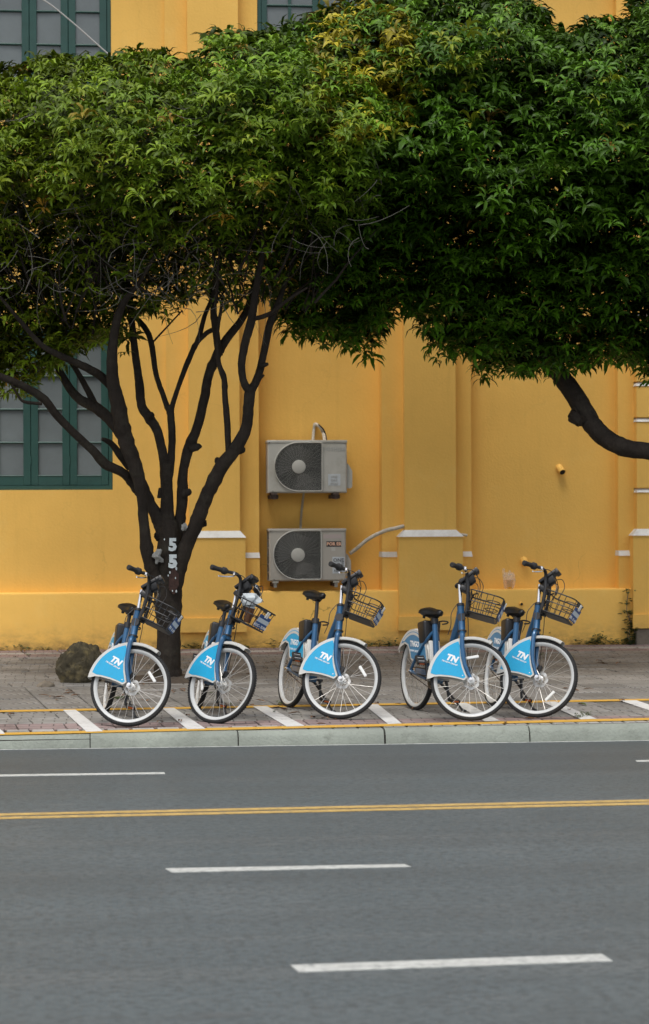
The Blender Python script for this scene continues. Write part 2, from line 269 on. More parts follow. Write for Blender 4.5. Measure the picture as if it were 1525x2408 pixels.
def text_mesh(txt, size, shear=0.0, bold=0.0, depth=.0008, space=1.0):     # lettering in x (right), y (up), raised along z
    cu = bpy.data.curves.new('lettering', 'FONT'); cu.body = txt; cu.size = size; cu.shear = shear; cu.offset = bold; cu.extrude = depth; cu.align_x = 'CENTER'; cu.align_y = 'CENTER'; cu.resolution_u = 2; cu.space_character = space
    ob = bpy.data.objects.new('lettering', cu); COL.objects.link(ob); bpy.context.view_layer.update()
    me = bpy.data.meshes.new_from_object(ob.evaluated_get(bpy.context.evaluated_depsgraph_get())); bpy.data.objects.remove(ob); bpy.data.curves.remove(cu)
    return me
def lettering(txt, size, m, mw, parent, **k):
    me = text_mesh(txt, size, **k); me.materials.clear(); me.materials.append(M[m]); me.name = 'lettering'
    return put('lettering', me, parent, mw)
# x right, y up, facing -Y (toward the street)
FACE = Matrix.Rotation(math.pi/2, 4, 'X')
# ------------------------------------------------------------------ ground, road, kerb, pavement
MB().box(-150, 150, -150, 150, -.6, -.03).build('ground', 'ground', smooth=0)['kind'] = 'structure'
road = MB().box(-60, 60, -12, YK, -.025, 0).build('road', 'asphalt', smooth=0); road['kind'] = 'structure'
def sheet(name, quad, m, parent, h=.004):
    V = [tuple(p) for p in quad] + [tuple(p-np.array([0, 0, h*.8])) for p in quad]
    b = MB(); b.add(V, [(0, 1, 2, 3), (7, 6, 5, 4), (0, 4, 5, 1), (1, 5, 6, 2), (2, 6, 7, 3), (3, 7, 4, 0)]); return b.build(name, m, parent, smooth=0)
def line_quad(xl, yl, xr, yr, th_l, th_r, f, ext=0):
    if ext:
        k = (yr-yl)/(xr-xl); yl -= k*ext; xl -= ext; yr += k*ext; xr += ext
    return [f(xl, yl+th_l/2), f(xr, yr+th_r/2), f(xr, yr-th_r/2), f(xl, yl-th_l/2)]
rd = lambda x, y: on_road(x, y, .004)
def dash(q): sheet('lane_dash', [rd(*p) for p in q], 'mark_w', road)
dash([(-330, 1830), (388, 1819), (386, 1815), (-330, 1825.5)])
dash([(404, 2050.5), (966, 2037), (950, 2031), (388, 2041)])
dash([(702, 2284.5), (1440, 2258.5), (1414, 2242), (683, 2268)])
dash([(1497, 1790.5), (2150, 1778), (2150, 1774), (1493, 1787)])
for yl, yr in ((1914.5, 1881.5), (1922.5, 1888.5)): sheet('yellow_line', line_quad(0, yl, 1525, yr, 5.2, 4.6, rd, 1400), 'mark_y', road)
# kerb of separate stones
kerb = MB().box(-40, 40, YK+.03, YK+.16, -.02, ZK-.055).build('kerb', 'gap', smooth=0); kerb['kind'] = 'structure'
x0 = on_road(213, 1745)[0]; 
def kerb_stone_mesh(L):
    b = MB(); g = .006
    prof = [(YK, 0.0), (YK+.02, .085), (YK+.05, .118), (YK+.085, ZK), (YK+.17, ZK), (YK+.17, -.02), (YK, -.02)]
    n = len(prof); bev = .012
    secs = [(g, .985), (g+bev, 1), (L-g-bev, 1), (L-g, .985)]
    V = [(x, YK+.1+(y-YK-.1)*k, .05+(z-.05)*k) for x, k in secs for y, z in prof]
    Fc = [(i*n+j, i*n+(j+1) % n, (i+1)*n+(j+1) % n, (i+1)*n+j) for i in range(3) for j in range(n)] + [tuple(range(n)), tuple(3*n+j for j in range(n-1, -1, -1))]
    return b.add(V, Fc).mesh('kerb_stone', 'kerb', 30)
KS = kerb_stone_mesh(1.2)
for i in range(-14, 18):
    xk = x0+1.2*i; o = put('kerb_stone', KS, kerb); o.matrix_basis = Matrix.Translation((xk+rng.normal(0, .004), rng.normal(0, .003), -drop(xk, YK)+rng.normal(0, .002))) @ Matrix.Rotation(math.atan(-(drop(xk+1.2, YK)-drop(xk, YK))/1.2)*-1, 4, 'Y')
sheet('gutter_line', [np.array(p) for p in ((-40, YK-.028, .004), (40, YK-.028, .004), (40, YK-.002, .004), (-40, YK-.002, .004))], 'mark_w', road)
# pavement bed and paving tiles
PY0 = YK+.172
pave = MB(); pave.add([(x, y, ground(y)-dz) for dz in (.018, .12) for x, y in ((-40, PY0+.6), (40, PY0+.6), (40, YW+.3), (-40, YW+.3))], [(0, 1, 2, 3), (7, 6, 5, 4), (0, 4, 5, 1), (1, 5, 6, 2), (2, 6, 7, 3), (3, 7, 4, 0)]).box(-40, 40, PY0, PY0+.6, -.02, ZK-.05)
pave = pave.build('pavement', 'gap', smooth=0); pave['kind'] = 'structure'
SHEAR = -.13
rows = [('l', .24, .205), ('p', .30, .40)] + [('b', .40, .40)]*2 + [('g', .41, .41)]*6 + [('b', .42, .84)]*8
rem = YW - PY0 - sum(r[1] for r in rows) - .98
rows += [('b', rem, .84), ('p', .36, .42), ('l', .22, .42), ('p', .40, .42)]
def tile_mesh(w, d, m, gap=.005):
    b = MB(); h = .02; bv = .006
    def ring(k, z): return [(sx*(w/2-gap-k)+SHEAR*sy*(d/2-gap-k), sy*(d/2-gap-k), z) for sx, sy in ((-1, -1), (1, -1), (1, 1), (-1, 1))]
    V = ring(0, -h) + ring(0, -bv) + ring(bv, 0)
    Fc = [(0, 1, 5, 4), (1, 2, 6, 5), (2, 3, 7, 6), (3, 0, 4, 7), (4, 5, 9, 8), (5, 6, 10, 9), (6, 7, 11, 10), (7, 4, 8, 11), (8, 9, 10, 11)]
    return b.add(V, Fc).mesh('paving_tile', m, 0)
cand = []; y = PY0; cache = {}
TM = {'l': 'tile_l', 'p': 'tile_p', 'g': 'tile_g', 'b': 'tile_b'}
for ri, (t, d, w) in enumerate(rows):
    key = (t, round(d, 3), w)
    if key not in cache: cache[key] = tile_mesh(w, d, TM[t], .005 if ri % 3 else .010)
    yc = y+d/2; off = (rng.random() if t == 'b' else 0)*w
    for i in range(int(-9/w), int(12/w)):
        X = i*w+off+SHEAR*(yc-PY0); sc = proj((X, yc, ground(yc)))
        cand.append((0 if -90 < sc[0] < 1615 else 1, yc, abs(X-1.5), X, key))
    y += d
cand.sort(key=lambda c: c[:3]); rest = {}
slope = math.atan(SL)
for k, (_, yc, _, X, key) in enumerate(cand):
    dd = key[1]/2; Tm = Matrix.Translation((X, yc, ground(yc)-drop(X, yc)+rng.normal(0, .0018))) @ Matrix.Rotation(slope+math.atan((drop(X, yc-dd)-drop(X, yc+dd))/key[1]), 4, 'X') @ Matrix.Rotation(math.atan(-(drop(X-.2, yc)-drop(X+.2, yc))/.4), 4, 'Y') @ Matrix.Rotation(rng.normal(0, .004), 4, 'Y') @ Matrix.Rotation(rng.normal(0, .004), 4, 'X')
    if k < 300: put('paving_tile', cache[key], pave, Tm)
    else:
        me = cache[key]; rest.setdefault(key[0], MB()).add([v.co for v in me.vertices], [tuple(p.vertices) for p in me.polygons], 0, Tm)
allr = MB()
for mi, t in enumerate('lpgb'):
    if t in rest: allr.add(rest[t].v, rest[t].f, mi)
allr.build('paving', ['tile_l', 'tile_p', 'tile_g', 'tile_b'], pave, smooth=0)['kind'] = 'stuff'
pv = lambda x, y: on_edge(x, y, .007)
def strips(name, xl, yl, xr, yr, tl, tr, m, n=1):
    seg = []
    n_ = 24
    for i in range(n_):
        a, b = i/n_, (i+1)/n_; A = lambda f: (xl-400+(xr-xl+800)*f, yl+(yr-yl)/(xr-xl)*(-400+(xr-xl+800)*f))
        (xa, ya), (xb, yb) = A(a), A(b); seg.append(line_quad(xa, ya, xb, yb, tl, tr, pv))
    V = [p for q in seg for p in q]; mb = MB()
    for q in seg: mb.add([tuple(p) for p in q]+[tuple(p-np.array([0, 0, .003])) for p in q], [(0, 1, 2, 3), (7, 6, 5, 4), (0, 4, 5, 1), (2, 6, 7, 3)])
    mb.build(name, m, pave, smooth=0)
strips('yellow_line', 0, 1725, 1525, 1690, 5.0, 4.6, 'stall_y'); strips('yellow_line', 0, 1671.5, 1525, 1644.5, 4.0, 3.6, 'stall_y')
for a, b, c, e in (((148, 1669), (178, 1668.5), (242, 1719), (203, 1720)), ((381, 1664.5), (409, 1664), (483, 1713), (440, 1714)), ((594, 1660.5), (627, 1660), (716, 1706.5), (674, 1708)), ((855, 1656), (888, 1655.5), (944, 1700.5), (912, 1702)),
                   ((1066, 1652.5), (1096, 1652), (1176, 1695), (1140, 1696)), ((1275, 1649.5), (1304, 1649), (1402, 1689.5), (1366, 1691)), ((1457, 1646.5), (1495, 1646), (1600, 1682), (1566, 1683)), ((-70, 1674), (-42, 1673.5), (12, 1725), (-30, 1726))):
    mb = MB(); lp_ = lambda p, q, f: (p[0]+(q[0]-p[0])*f, p[1]+(q[1]-p[1])*f)
    for i in range(8):
        q4 = [on_edge(*lp_(e, a, i/8), .0085), on_edge(*lp_(c, b, i/8), .0085), on_edge(*lp_(c, b, (i+1)/8), .0085), on_edge(*lp_(e, a, (i+1)/8), .0085)]
        mb.add([tuple(p) for p in q4]+[tuple(p-np.array([0, 0, .003])) for p in q4], [(0, 1, 2, 3), (7, 6, 5, 4), (1, 5, 6, 2), (3, 7, 4, 0)])
    mb.build('stall_line', 'stall_w', pave, smooth=0)
# ------------------------------------------------------------------ the building
bld = empty('yellow_building', Matrix.Translation((2.5, YW, ground(YW))))
tag(bld, 'long yellow plastered building with pilasters, white mouldings and teal casement windows', 'building')
BI = bld.matrix_basis.inverted()
def bpart(mb, name, m, parent=None, smooth=30):
    o = mb.build(name, m, bld if parent is None else parent, smooth=smooth)
    if parent is None: o.matrix_basis = BI
    return o
def wx(x, y, Y): return float(on_wall(x, y, Y)[0])
def wz(x, y, Y): return float(on_wall(x, y, Y)[2])
Y_WALL, Y_STRIP, Y_STRIP2, Y_SHAFT, Y_PED, Y_BLOCK, Y_NICHE, Y_PANEL, YB = YW+.16, YW+.11, YW+.08, YW-.04, YW-.09, YW-.125, YW+.40, YW+.27, YW+1.2
ZT = 9.6; Z0 = .1
z_pl = wz(762, 1389, YW); z_cap0 = wz(1010, 1262, Y_PED); z_cap1 = wz(1010, 1246, Y_SHAFT); z_blk0 = wz(1010, 1482, Y_BLOCK); z_blk1 = wz(1010, 1449, Y_BLOCK); z_wb0, z_wb1 = wz(915, 1310, Y_STRIP2), wz(915, 1297.5, Y_STRIP)
XL, XR = -14.0, 17.0
# x break lines read off the photograph
xs0, xsh0, xsh1, xs1 = wx(390, 1000, Y_STRIP), wx(443.5, 1000, Y_SHAFT), wx(563, 1000, Y_SHAFT), wx(608, 1000, Y_STRIP)
rs0, rsh0, rsh1, rs1 = wx(897, 1000, Y_STRIP), wx(950, 1000, Y_SHAFT), wx(1071, 1000, Y_SHAFT), wx(1107, 1000, Y_STRIP)
qs0, qsh0 = wx(1452, 1000, Y_STRIP), wx(1496, 1000, Y_SHAFT); qsh1 = qsh0+(rsh1-rsh0); qs1 = qsh1+(rsh0-rs0)
zw0, zw1 = wz(130, 1152, Y_WALL), wz(130, 772, Y_WALL); wL, wR = wx(-122, 1000, Y_WALL), wx(265, 1100, Y_WALL)
zu0, zu1 = wz(130, 215, Y_WALL), wz(130, -190, Y_WALL)
ru0 = wz(700, 118, Y_STRIP)
zn1 = wz(750, 560, Y_STRIP)
wall = MB()
# left wall with its two window openings
for z_a, z_b, hole in ((z_pl, zw0, 0), (zw0, zw1, 1), (zw1, zu0, 0), (zu0, zu1, 1), (zu1, ZT, 0)):
    if hole: wall.box(XL, wL, Y_WALL, YB, z_a, z_b); wall.box(wR, xs0, Y_WALL, YB, z_a, z_b)
    else: wall.box(XL, xs0, Y_WALL, YB, z_a, z_b)
# niche bay: recess below, wall and window opening above
wall.box(xs1, rs0, Y_NICHE, YB, z_pl, zn1); wall.box(xs1, rs0, Y_STRIP+.004, YB, zn1, ru0); wall.box(xs1, rs0, Y_STRIP+.004, YB, zu1, ZT)
# right panel
wall.box(rs1, qs0, Y_PANEL, YB, z_pl, ZT); wall.box(qs1, XR, Y_WALL, YB, z_pl, ZT)
bpart(wall, 'wall', 'plaster')
pl = MB()
pedL0, pedL1, pedR0, pedR1 = wx(424, 1330, Y_PED), wx(577, 1330, Y_PED), wx(938, 1330, Y_PED), wx(1088, 1330, Y_PED); qpd0 = wx(1488, 1330, Y_PED); qpd1 = qpd0+(pedR1-pedR0)
for a, b in ((XL, pedL0), (pedL1, pedR0), (pedR1, qpd0), (qpd1, XR)):      # rounded ledge on top of the plinth
    pl.add([(x, y, z) for x in (a, b) for y, z in ((YW, Z0), (YW, z_pl-.03), (YW+.012, z_pl-.008), (YW+.035, z_pl), (YB, z_pl+.004), (YB, Z0))], [(0, 1, 2, 3, 4, 5), (11, 10, 9, 8, 7, 6)] + [(i, (i+1) % 6, 6+(i+1) % 6, 6+i) for i in range(6)])
for a, b in ((pedL0, pedL1), (pedR0, pedR1), (qpd0, qpd1)): pl.box(a, b, YW-.01, YB, Z0, z_blk0)
bpart(pl, 'plinth', 'plaster')
def frustum(x0, x1, X0, X1, y, Yb, za, zb):     # sloping cap: wide and forward at the bottom (za), narrow and back at the top (zb)
    V = [(X0, y, za), (X1, y, za), (X1, YB, za), (X0, YB, za), (x0, Yb, zb), (x1, Yb, zb), (x1, YB, zb), (x0, YB, zb)]
    return MB().add(V, [(3, 2, 1, 0), (4, 5, 6, 7), (0, 1, 5, 4), (1, 2, 6, 5), (2, 3, 7, 6), (3, 0, 4, 7)])
def pilaster(s0, h0, h1, s1, p0, p1, grooves=()):
    b = MB()
    zs = [z_cap1] + [z for g in grooves for z in g] + [ZT]
    for i in range(0, len(zs), 2): b.box(h0, h1, Y_SHAFT, YB, zs[i], zs[i+1])
    for i in range(1, len(zs)-1, 2): b.box(h0+.02, h1-.02, Y_SHAFT+.03, YB, zs[i], zs[i+1])
    b.box(p0, p1, Y_PED, YB, z_blk1, z_cap0); b.box(p0-.012, p1+.012, Y_BLOCK, YB, z_blk0, z_blk1)
    for a, c in ((s0, h0), (h1, s1)):
        b.box(a, c, Y_STRIP, YB, z_wb1, ZT); b.box(a-.004 if a == s0 else a, c if a == s0 else c+.004, Y_STRIP2, YB, z_pl, z_wb0)
    o = bpart(b, 'pilaster', 'plaster')
    c = frustum(h0, h1, p0-.01, p1+.01, Y_PED-.012, Y_SHAFT, z_cap0, z_cap1).build('moulding', 'white', o, smooth=0)
    for a, d in ((s0, h0), (h1, s1)): frustum(a, d, a-.006, d+.006, Y_STRIP2-.008, Y_STRIP, z_wb0, z_wb1).build('moulding', 'white', o, smooth=0)
    for i, g in enumerate(grooves): 
        frustum(h0+.012, h1-.012, h0-.006, h1+.006, Y_SHAFT-.008, Y_SHAFT+.022, g[0]+.001, g[1]-.012).build('moulding', 'white', o, smooth=0)
    return o
pilaster(xs0, xsh0, xsh1, xs1, pedL0, pedL1); pilaster(rs0, rsh0, rsh1, rs1, pedR0, pedR1)
gz = [(wz(1510, y+11, Y_SHAFT), wz(1510, y, Y_SHAFT)) for y in (1147, 981, 897)]
gz += [(gz[1][0]+k, gz[1][1]+k) for k in (.83, 1.25, 1.67, 2.5)]
q = pilaster(qs0, qsh0, qsh1, qs1, qpd0, qpd1, gz)
# windows
def window(x0, x1, z0, z1, Yf, leaves, cols, pitch, ztop_first):
    wd = bpart(MB().box(x0+.002, x0+.045, Yf+.03, Yf+.14, z0+.002, z1-.002).box(x1-.045, x1-.002, Yf+.03, Yf+.14, z0+.002, z1-.002).box(x0+.045, x1-.045, Yf+.03, Yf+.14, z0+.002, z0+.052).box(x0+.045, x1-.045, Yf+.03, Yf+.14, z1-.05, z1-.002), 'window', 'teal')
    MB().box(x0+.01, x1-.01, Yf+.55, Yf+.6, z0, z1).build('interior', 'dark', wd, smooth=0)
    a0, a1 = x0+.047, x1-.047; lw = (a1-a0)/leaves; st = .085 if cols == 1 else .07
    for i in range(leaves):
        l0, l1 = a0+i*lw+.0025, a0+(i+1)*lw-.0025; zb, zt = z0+.056, z1-.054; b = MB(); yf, yb = Yf+.045, Yf+.085
        b.rbox(l0, l0+st, yf, yb, zb, zt, .004, 1); b.rbox(l1-st, l1, yf, yb, zb, zt, .004, 1)
        b.box(l0+st, l1-st, yf+.001, yb, zb, zb+.11); b.box(l0+st, l1-st, yf+.001, yb, zt-.07, zt)
        zz = []; z = zb+.11
        while z+pitch < zt-.1: z += pitch; zz.append(z)
        for z in zz: b.tube([(l0+st-.003, yf+.012, z), (l1-st+.003, yf+.012, z)], .014, 6)
        b.tube([(l0+st-.003, yf+.004, zb+.11), (l1-st+.003, yf+.004, zb+.11)], .009, 6)
        iw = (l1-l0-2*st); mul = []
        for c in range(1, cols):
            xm = l0+st+iw*c/cols; mul.append(xm); b.box(xm-.018, xm+.018, yf+.008, yb-.003, zb+.11, zt-.07)
        b.build('casement', 'teal', wd)
        xe = [l0+st] + mul + [l1-st]; ze = [zb+.11] + zz + [zt-.07]
        for c in range(cols):
            for r in range(len(ze)-1):
                tl = rng.normal(0, .002)
                MB().add([(xe[c], yf+.028+tl, ze[r]), (xe[c+1], yf+.028-tl, ze[r]), (xe[c+1], yf+.028-tl, ze[r+1]), (xe[c], yf+.028+tl, ze[r+1]), (xe[c], yf+.033+tl, ze[r]), (xe[c+1], yf+.033-tl, ze[r]), (xe[c+1], yf+.033-tl, ze[r+1]), (xe[c], yf+.033+tl, ze[r+1])], [(0, 1, 2, 3), (7, 6, 5, 4), (0, 4, 5, 1), (2, 6, 7, 3), (1, 5, 6, 2), (3, 7, 4, 0)]).build('pane', 'glass', wd, smooth=0)
    for i in range(1, leaves):
        for z in (z0+.35, z1-.4): MB().tube([(a0+i*lw, Yf+.04, z-.045), (a0+i*lw, Yf+.04, z+.045)], .008, 8).build('hinge', 'teal', wd)
    return wd
PIT = 77.3/ (F/ (YW+.3)) 
window(wL, wR, zw0, zw1, Y_WALL, 4, 1, PIT, 0); window(wL, wR, zu0, zu1, Y_WALL, 4, 1, PIT, 0)
window(xs1+.002, rs0-.002, ru0, zu1, Y_STRIP, 2, 2, 73/(F/(YW+.3)), 0)
MB().box(XL-.3, XR+.3, YW-.4, YB+.4, ZT+.01, ZT+.3).build('cornice', 'plaster', bld, BI, smooth=0)
MB().rbox(qpd0+.03, qpd0+.52, YW-.10, YW+.02, .12, z_blk0-.004, .03, 2).rbox(qpd0+.54, qpd0+.9, YW-.09, YW+.02, .12, z_blk0-.01, .03, 2).build('footing_stone', 'stone', bld, BI)
# hairline cracks in the plinth are fine relief of the plaster; a rusted stub and two vent pipes belong to the wall
def stub(x, y, Y, r, L, dr, m, name, label):
    p = Vector(on_wall(x, y, Y)); d = Vector(dr).normalized(); b = MB()
    b.tube([p+Vector((0, .06, 0)), p, p+d*L*.5, p+d*L], [r, r, r, r], 14); o = b.build(name, [m]); 
    MB().tube([p+d*(L-.002), p+d*(L+.0015)], r*.82, 14).build('opening', 'dark', o)
    origin_to(o, p)
    for c in o.children: c.matrix_basis = Matrix.Translation(-p)
    return tag(o, label, 'pipe')
stub(1314, 1099, Y_PANEL, .042, .10, (.25, -.75, -.62), 'plaster', 'vent_pipe', 'yellow painted vent pipe stub high on the right wall panel')
stub(1231, 1317, Y_PANEL, .042, .07, (.1, -.75, -.62), 'plaster', 'vent_pipe', 'yellow painted vent pipe stub just above the rightmost bicycle handlebar')
stub(1224, 1419, YW, .02, .035, (.1, -1, -.2), 'plaster', 'drain_pipe', 'tiny drain pipe stub in the plinth between the two right bicycles')
exec_after = []
# ------------------------------------------------------------------ air conditioners in the niche
def aircon(xa, xb, ya, yb, Yf, m, gx0, gx1, gcx, gcy, label, louvre, valve, feet):
    X0, X1, Zt, Zb = wx(xa, ya, Yf), wx(xb, ya, Yf), wz((xa+xb)/2, ya, Yf), wz((xa+xb)/2, yb, Yf); D = .32
    r = empty('air_conditioner', Matrix.Translation((X0, Yf, Zb))); tag(r, label, 'air conditioner', 'outdoor air conditioner units in the niche')
    I = r.matrix_basis.inverted(); w_, h_ = X1-X0, Zt-Zb
    sx = lambda x: wx(x, gcy, Yf)-X0
    sz = lambda y: wz(gcx, y, Yf)-Zb
    gl, gr, cx, cz = sx(gx0), sx(gx1), sx(gcx), sz(gcy); R = cx-gl
    # casing with the fan opening cut as a D: front sheet made of a ring of quads from the D to the casing outline
    def dshape(k):
        rr = R*k; pts = [(cx+rr*math.cos(a), cz+rr*math.sin(a)) for a in np.linspace(math.pi/2, 3*math.pi/2, 33)]
        xr = cx+(gr-cx)*k if k < 1 else gr+(k-1)*R; c = .025
        return pts + [(xr-c, cz-rr), (xr-c*.3, cz-rr+c*.3), (xr, cz-rr+c), (xr, cz+rr-c), (xr-c*.3, cz+rr-c*.3), (xr-c, cz+rr)]
    Dn = dshape(1.0); n = len(Dn); b = MB()
    e = .016; lidz = h_-.036; out = []
    for (x, z) in Dn:                     # matching points on the casing outline
        dx, dz = x-(cx+.02), z-cz; t = min(((w_-e-(cx+.02))/dx if dx > 0 else (e-(cx+.02))/dx) if abs(dx) > 1e-6 else 9, ((lidz-cz)/dz if dz > 0 else (e-cz)/dz) if abs(dz) > 1e-6 else 9); out.append((cx+.02+dx*t, cz+dz*t))
    # put outline corners exactly where they belong
    for cxn, czn in ((e, lidz), (e, e), (w_-e, e), (w_-e, lidz)):
        j = min(range(n), key=lambda k: (out[k][0]-cxn)**2+(out[k][1]-czn)**2); out[j] = (cxn, czn)
    V = [(x, 0, z) for x, z in Dn] + [(x, 0, z) for x, z in out]; b.add(V, [(i, (i+1) % n, n+(i+1) % n, n+i) for i in range(n)])
    # rounded edges and the sides
    o4 = [(e, lidz), (e, e), (w_-e, e), (w_-e, lidz)]; V = [(x, 0, z) for x, z in o4]; gx = [(0, e, lidz), (0, e, 0), (w_, e, 0), (w_, e, lidz)]; gy = [(0, D, lidz), (0, D, 0), (w_, D, 0), (w_, D, lidz)]
    Fs = [(1, 2, 6, 5), (2, 3, 7, 6), (5, 6, 10, 9), (6, 7, 11, 10), (8, 9, 10, 11)]
    if not louvre: Fs += [(0, 1, 5, 4), (4, 5, 9, 8)]
    else: Fs += [(0, 1, 5, 4)]
    b.add(V+gx+gy, Fs)
    c = b.build('casing', m, r, smooth=25)
    MB().rbox(-.006, w_+.004, -.006, D+.004, h_-.038, h_, .009, 2).build('lid', m, r)
    if louvre:
        lv = MB(); k = 6
        for i in range(k+1): lv.box(.0, .012, e, D-.01, lidz*i/k-.006+(.008 if i == 0 else 0), lidz*i/k+.008)
        lv.box(0, .012, e, e+.02, 0, lidz); lv.box(0, .012, D-.03, D, 0, lidz); lv.build('side_grille', m, r)
        MB().box(.02, .03, e+.02, D-.02, .02, lidz-.01).build('condenser', 'dark', r)
    # fan chamber, blades, hub
    MB().lathe([(R*1.0, .002), (R*1.0, .17), (.001, .17), (.001, .165), (R*.99, .165), (R*.99, .002)], 24, (cx, 0, cz), a0=math.pi/2, a1=3*math.pi/2).box(cx, gr, .16, .165, cz-R, cz+R).box(cx, gr, .002, .16, cz-R-.002, cz-R+.001).box(cx, gr, .002, .16, cz+R-.001, cz+R+.002).box(gr, gr+.003, .002, .165, cz-R, cz+R).build('fan_chamber', 'dark', r)
    fb = MB()
    for k in range(3):
        a0 = k*2*math.pi/3+.4; P = []
        for a, y0 in ((0, .10), (.5, .08), (1.1, .06)): P += [(cx+.05*math.cos(a0+a*.5), y0, cz+.05*math.sin(a0+a*.5)), (cx+R*.85*math.cos(a0+a), y0, cz+R*.85*math.sin(a0+a))]
        fb.add(P, [(0, 1, 3, 2), (2, 3, 5, 4)])
    fb.build('fan_blade', 'stick_k', r)
    MB().tube([(x, -.010, z) for x, z in dshape(1.0)], .0085, 8, closed=True).build('grille_frame', 'ac', r)
    gw = MB(); nr = 17; xr = gr-.006
    for i in range(nr):
        rr = .075+(R-.075)*(i+.5)/nr; pts = [(cx+rr*math.cos(a), -.012, cz+rr*math.sin(a)) for a in np.linspace(0, 2*math.pi, 64, endpoint=False)]
        if cx+rr < xr: gw.tube(pts, .0017, 4, closed=True)
        else:
            a = math.acos(min(1, (xr-cx)/rr)); gw.tube([(cx+rr*math.cos(t), -.012, cz+rr*math.sin(t)) for t in np.linspace(a, 2*math.pi-a, 60)], .0017, 4)
    i = nr
    while True:                           # arcs that fill the square corners
        rr = .075+(R-.075)*(i+.5)/nr; lim = R-.006
        a, c2 = math.acos(min(1, (xr-cx)/rr)), math.asin(min(1, lim/rr))
        if a >= c2-.02: break
        for sg in (1, -1): gw.tube([(cx+rr*math.cos(t*sg), -.012, cz+rr*math.sin(t*sg)) for t in np.linspace(a, c2, 14)], .0017, 4)
        i += 1
    gw.build('grille_wire', 'wire', r)
    sp = MB()
    for k in range(24):
        a = 2*math.pi*k/36; ct, st = math.cos(a), math.sin(a); L = R
        if ct > 0: L = min((xr-cx)/max(ct, 1e-6), R/max(abs(st), 1e-6))
        sp.tube([(cx+.08*ct, -.009, cz+.08*st), (cx+(L-.01)*ct, -.009, cz+(L-.01)*st)], .0009, 4)
    sp.build('grille_spoke', 'wire', r)
    MB().lathe([(.001, -.020), (.070, -.020), (.080, -.016), (.083, -.008), (.001, -.008)], 32, (cx, 0, cz)).build('fan_badge', 'ac', r)
    # valve cover at the right side
    vx, vy0, vy1 = valve
    zt, zb = sz(vy0), sz(vy1); wv = wx(vx, vy0, Yf)-X1
    MB().prism([(w_, zt), (w_+wv*.45, zt-.03), (w_+wv, zt-.10), (w_+wv, zb+.02), (w_+wv*.8, zb), (w_, zb)], .06, .25).build('valve_cover', m, r)
    for fx in feet:
        x = wx(fx, yb, Yf)-X0
        MB().box(x-.035, x+.035, -.02, D, -.022, -.002).box(x-.018, x+.018, .0, .03, -.075, -.022).build('foot', 'rust' if not louvre else 'pvc', r)
        if not louvre: MB().rbox(x-.05, x+.05, .05, D+.20, -.07, -.024, .006, 1).build('bracket', 'rust', r)
        else: MB().rbox(x-.03, x+.03, .10, D+.20, -.07, -.024, .006, 1).build('bracket', 'rust', r)
    # screws
    for x, z in ((w_*.52, h_-.034), (.02, h_-.03), (.06, .02)): MB().tube([(x, -.009, z), (x, .001, z)], .006, 8).build('screw', 'stick_k', r)
    return r, sx, sz
YA = YW-.02
def flat(t, x, y, z=-.0015): return Matrix.Translation((x, z, y)) @ FACE
a1, sx, sz = aircon(629, 815, 1035, 1159, YA, 'ac', 645, 757, 702, 1098, 'upper grey white outdoor air conditioner, above the other one in the niche', False, (829, 1088, 1148), (645, 790))
lettering('TOSHIBA', .062, 'faint', flat(0, sx(786), sz(1057)), a1, bold=.002, space=1.12)
s1 = MB().box(sx(771), sx(800), -.0012, -.0002, sz(1142), sz(1115)).build('sticker', 'stick', a1, smooth=0)
for t, yy in (('ONE', 1122), ('DAY', 1130), ('STORE', 1138)): lettering(t, .036 if t != 'STORE' else .030, 'faint', flat(0, sx(785), sz(yy), -.0030), a1, bold=.001)
a2, sx, sz = aircon(632, 813, 1243, 1366, YA, 'ac2', 642.5, 755, 700, 1305, 'lower beige outdoor air conditioner with a dark letter sticker, behind the middle bicycle', True, (826, 1300, 1356), (647, 790))
def patch(x0, x1, y0, y1, m, y=-.0012):
    b = MB().box(sx(x0), sx(x1), y, y+.001, sz(y1), sz(y0)); return b.build('sticker', m, a2, smooth=0)
patch(760, 803, 1257, 1266.5, 'pinkp'); patch(767, 802, 1273, 1286, 'stick_k'); patch(779, 788, 1287, 1296, 'ac', -.0014)
lettering('POR ER', .052, 'stick_o', flat(0, sx(785), sz(1279.7), -.0028), a2, bold=.0022)
patch(781, 810, 1310, 1349, 'stick')
lettering('ONE', .062, 'greyt', flat(0, sx(795.5), sz(1318), -.0026), a2, bold=.0015); lettering('WEST', .043, 'greyt', Matrix.Translation((sx(804), -.0026, sz(1333))) @ Matrix.Rotation(math.pi/2, 4, 'Y') @ FACE, a2, bold=.001); lettering('WE', .062, 'greyt', flat(0, sx(790), sz(1330), -.0026), a2, bold=.001); lettering('HERE', .042, 'greyt', flat(0, sx(794), sz(1343), -.0026), a2, bold=.001)
def pipe(name, pts, r, m, label, cat, n=10, parent=None):
    o = MB().tube(smooth_path(pts, 8), r, n).build(name, m); origin_to(o, pts[0]); return tag(o, label, cat)
W_ = lambda x, y, Y: tuple(on_wall(x, y, Y))
YN = Y_NICHE
pipe('insulated_pipe', [W_(822, 1302, YA+.14), W_(838, 1290, YA+.12), W_(868, 1266, YW+.02), W_(905, 1248, YW), W_(930, 1242, YW), W_(945, 1238, YW-.02), W_(952, 1236, YW+.1)], .023, 'foam', 'beige wrapped pipe curving from the lower air conditioner to the right pilaster', 'pipe')
pipe('pipe_stub', [W_(1066, 1255, YW+.02), W_(1085, 1257, YW-.03), W_(1098, 1259, YW-.05)], .016, 'foam', 'short beige pipe end sticking out right of the white pilaster cap', 'pipe')
